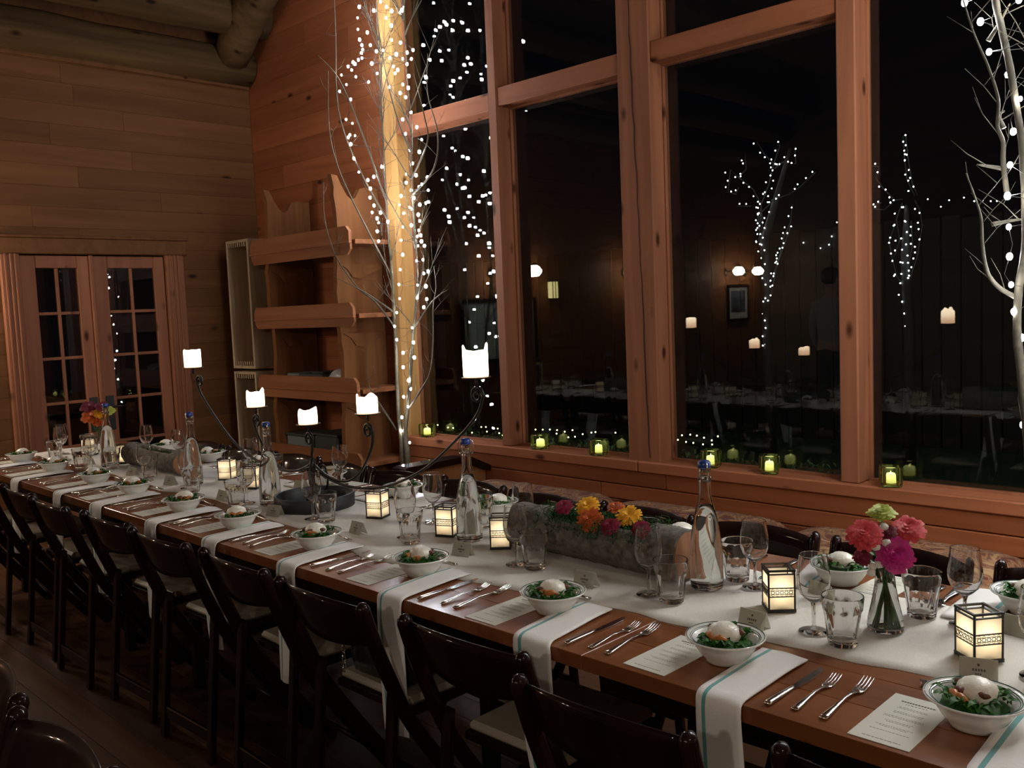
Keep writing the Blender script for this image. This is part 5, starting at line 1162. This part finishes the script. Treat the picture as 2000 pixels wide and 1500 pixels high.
# added fill lamps out of view, brightening posts and table from the room side
def make_fill_lamp():
    root = thing('fill_lamp', 'x', 'lamp'); m_ = MB(); m_.tube([(0, 0, .1), (0, 0, 1.6)], .006, 6); part('rod', m_, 'black_steel', root)
    m_ = MB(); m_.lathe([(0, .11), (.04, .105), (.05, .08), (.06, .07)], 20); part('cap', m_, 'black_steel', root)
    m_ = MB(); m_.blob((0, 0, 0), .085, .085, .085, 0, 16, 10); part('globe', m_, 'fill_glass', root); return root
for k, (x, y) in enumerate(((.2, -2.6), (2.3, -2.4), (2.9, 1.4))):
    place('fill_globe', make_fill_lamp, (x, y, 2.55), 0, 'added white globe fill lamp %s' % ['hanging behind the camera', 'hanging at the back right of the room', 'hanging beyond the right end of the table'][k], 'added fill lamps')

# ------------------------------------------------------------------ the guest whose back shows mirrored in the window
def skin_mesh(name, verts, edges, mat, parent=None, root_i=0, sub=2):
    me = bpy.data.meshes.new(name); bm = bmesh.new(); ly = bm.verts.layers.skin.verify(); bv = []
    for i, (p, r) in enumerate(verts):
        v = bm.verts.new(p); rr_ = r if isinstance(r, tuple) else (r, r); v[ly].radius = rr_; v[ly].use_root = (i == root_i); bv.append(v)
    for a, b_ in edges: bm.edges.new((bv[a], bv[b_]))
    bm.to_mesh(me); bm.free(); me.materials.append(M[mat]); o = link(name, me, parent)
    s = o.modifiers.new('skin', 'SKIN'); s.use_smooth_shade = True; q = o.modifiers.new('sub', 'SUBSURF'); q.levels = q.render_levels = sub
    return o
PV = [((0, 0, .95), (.15, .10)), ((0, 0, 1.10), (.14, .095)), ((0, .01, 1.28), (.16, .11)), ((0, .01, 1.42), (.15, .09)), ((0, 0, 1.50), .055), ((0, -.01, 1.57), .055), ((0, -.02, 1.66), (.075, .095)), ((0, -.015, 1.74), .06)]
PE = [(0, 1), (1, 2), (2, 3), (3, 4), (4, 5), (5, 6), (6, 7)]
def limb(start, pts):
    p = start
    for v in pts: PV.append(v); PE.append((p, len(PV)-1)); p = len(PV)-1
for s in (-1, 1):
    limb(3, [((s*.17, .01, 1.41), .058), ((s*.225, .02, 1.15), .043), ((s*.215, -.07, .92), .032), ((s*.20, -.10, .85), (.022, .036))])
    hb = len(PV)-1
    for j in range(4): limb(hb, [((s*(.205-.004*j), -.135+.022*j, .80), .0095), ((s*(.20-.004*j), -.135+.020*j, .765+.006*abs(j-1.5)), .008)])
    limb(hb, [((s*.185, -.14, .83), .010), ((s*.18, -.15, .80), .008)])
    limb(0, [((s*.09, 0, .86), .088), ((s*.10, -.005, .50), .060), ((s*.105, .015, .11), .040), ((s*.11, .0, .055), .045), ((s*.12, -.13, .03), (.038, .026))])
person = skin_mesh('person', PV, PE, 'skin'); person.location = (-4.36, -1.0, 0); person.rotation_euler = (0, 0, .3)
tag(person, 'person in a grey shirt and dark trousers standing with back to the window', 'person')
SV = [((0, 0, .98), (.165, .115)), ((0, 0, 1.12), (.16, .112)), ((0, .01, 1.28), (.18, .125)), ((0, .01, 1.43), (.155, .10)), ((0, 0, 1.49), .064)]
SE = [(0, 1), (1, 2), (2, 3), (3, 4)]
for s in (-1, 1):
    p = 3
    for v in [((s*.175, .01, 1.415), .07), ((s*.225, .02, 1.15), .054), ((s*.217, -.055, .96), .045)]: SV.append(v); SE.append((p, len(SV)-1)); p = len(SV)-1
skin_mesh('shirt', SV, SE, 'shirt', person)
TV = [((0, 0, 1.0), (.155, .108)), ((0, 0, .93), (.16, .112))]; TE = [(0, 1)]
for s in (-1, 1):
    p = 1
    for v in [((s*.09, 0, .85), .098), ((s*.10, -.005, .50), .074), ((s*.105, .012, .09), .058)]: TV.append(v); TE.append((p, len(TV)-1)); p = len(TV)-1
skin_mesh('trousers', TV, TE, 'trousers', person)
m_ = MB(); m_.blob((0, .005, 1.715), .092, .105, .10, 0, 16, 10, .03, random.Random(1)); part('hair', m_, 'hair', person)
m_ = MB(); m_.blob((0, -.125, 1.665), .014, .02, .02); part('nose', m_, 'skin', person)
for s in (-1, 1):
    m_ = MB(); m_.blob((s*.033, -.105, 1.69), .012, .008, .008); part('eye', m_, 'white_bud', person)
    m_ = MB(); m_.blob((s*.09, .0, 1.67), .010, .02, .032); part('ear', m_, 'skin', person)

# ------------------------------------------------------------------ night garden outside
mb = MB(); mb.box(-22, 9, YW+.26, 24, -.1, 0); struct('lawn', mb, 'grass')
fe = thing('garden_fence', 'dark board fence at the back of the night garden', 'fence', (-5, 9.1, 0))
for i in range(60):
    m_ = MB(); xx = -5.4+i*.18; m_.box(xx, xx+.165, -.012, .012, 0, 2.2+.02*math.sin(i*2.1), .004); part('board', m_, 'fence_wood', fe)
for z in (.4, 1.9):
    m_ = MB(); m_.box(-5.4, 5.4, .014, .05, z, z+.09, .004); part('fence_rail', m_, 'fence_wood', fe)
def lit_tree(strands_, label, base, lab2, step):
    t = thing('garden_tree', label, 'tree', base); b_ = Vector(base); m_ = MB(); m_.tube([(0, 0, 0), Vector(strands_[0][0])-b_+Vector((0, .03, 0)), Vector(strands_[0][3])-b_+Vector((0, .03, 0)), Vector(strands_[0][-1])-b_+Vector((0, .03, 0))], [.06, .05, .04, .015], 8); part('trunk', m_, 'garden_bark', t)
    for s in strands_[1:]:
        m_ = MB(); m_.tube([Vector(p)-b_+Vector((0, .02, 0)) for p in s], .006, 5); part('branch', m_, 'garden_bark', t)
    light_string(strands_, lab2, step)
def light_string(strands_, lab, step):
    rnd = random.Random(len(lab)); t = thing('string_lights', lab, 'string lights', strands_[0][0]); b_ = Vector(strands_[0][0]); m_ = MB()
    for s in strands_:
        for a, b2 in zip(s, s[1:]):
            a, b2 = Vector(a), Vector(b2); n = max(1, int((b2-a).length/step))
            for i in range(n):
                p = a.lerp(b2, (i+rnd.uniform(.1, .9))/n)-b_+Vector((rnd.uniform(-.022, .022), rnd.uniform(-.03, 0), rnd.uniform(-.02, .02))); m_.blob(p, .0062, .0062, .0062, 0, 6, 4)
    part('small_bulbs', m_, 'bulb_small', t, kind='stuff')
lit_tree(OL1, 'garden tree outlined in tiny lights, left of the right-hand mullion', (-4.11, 7.43, 0), 'tiny white lights on the garden tree left of the right-hand mullion', .058)
lit_tree(OL2, 'garden tree with a spire of tiny lights, in the right-hand pane', (-2.95, 7.63, 0), 'tiny white lights with a spire on the garden tree in the right-hand pane', .06)
OL3 = [[(p[0], 9.083, p[2]) for p in s] for s in OL3]
light_string(OL3, 'swag of tiny white lights strung along the garden fence', .10)
hd = thing('box_hedge', 'low green hedge planter just outside the window, dotted with fairy lights', 'hedge', (-4.0, 4.7, 0)); m_ = MB(); rnd = random.Random(12)
for i in range(2600):
    x = rnd.uniform(-1.5, 1.75); y = rnd.uniform(-.22, .3); z = rnd.uniform(.25, .585)-abs(y)*.15; leaf_mesh(m_, (x, y, z), .045, .022, rnd.uniform(0, 6.3), rnd.uniform(-.5, 1), rnd)
part('foliage', m_, 'hedge', hd, kind='stuff'); m_ = MB(); m_.box(-1.5, 1.75, -.2, .28, 0, .42, .05); part('core', m_, 'fern', hd)
m_ = MB(); b_ = Vector(FL[0])
for p in FL: m_.blob(Vector(p)-b_, .0052, .0052, .0052, 0, 6, 4)
t = thing('string_lights', 'yellow fairy lights lying on the hedge outside the window', 'string lights', FL[0]); part('small_bulbs', m_, 'bulb_fairy', t, kind='stuff')
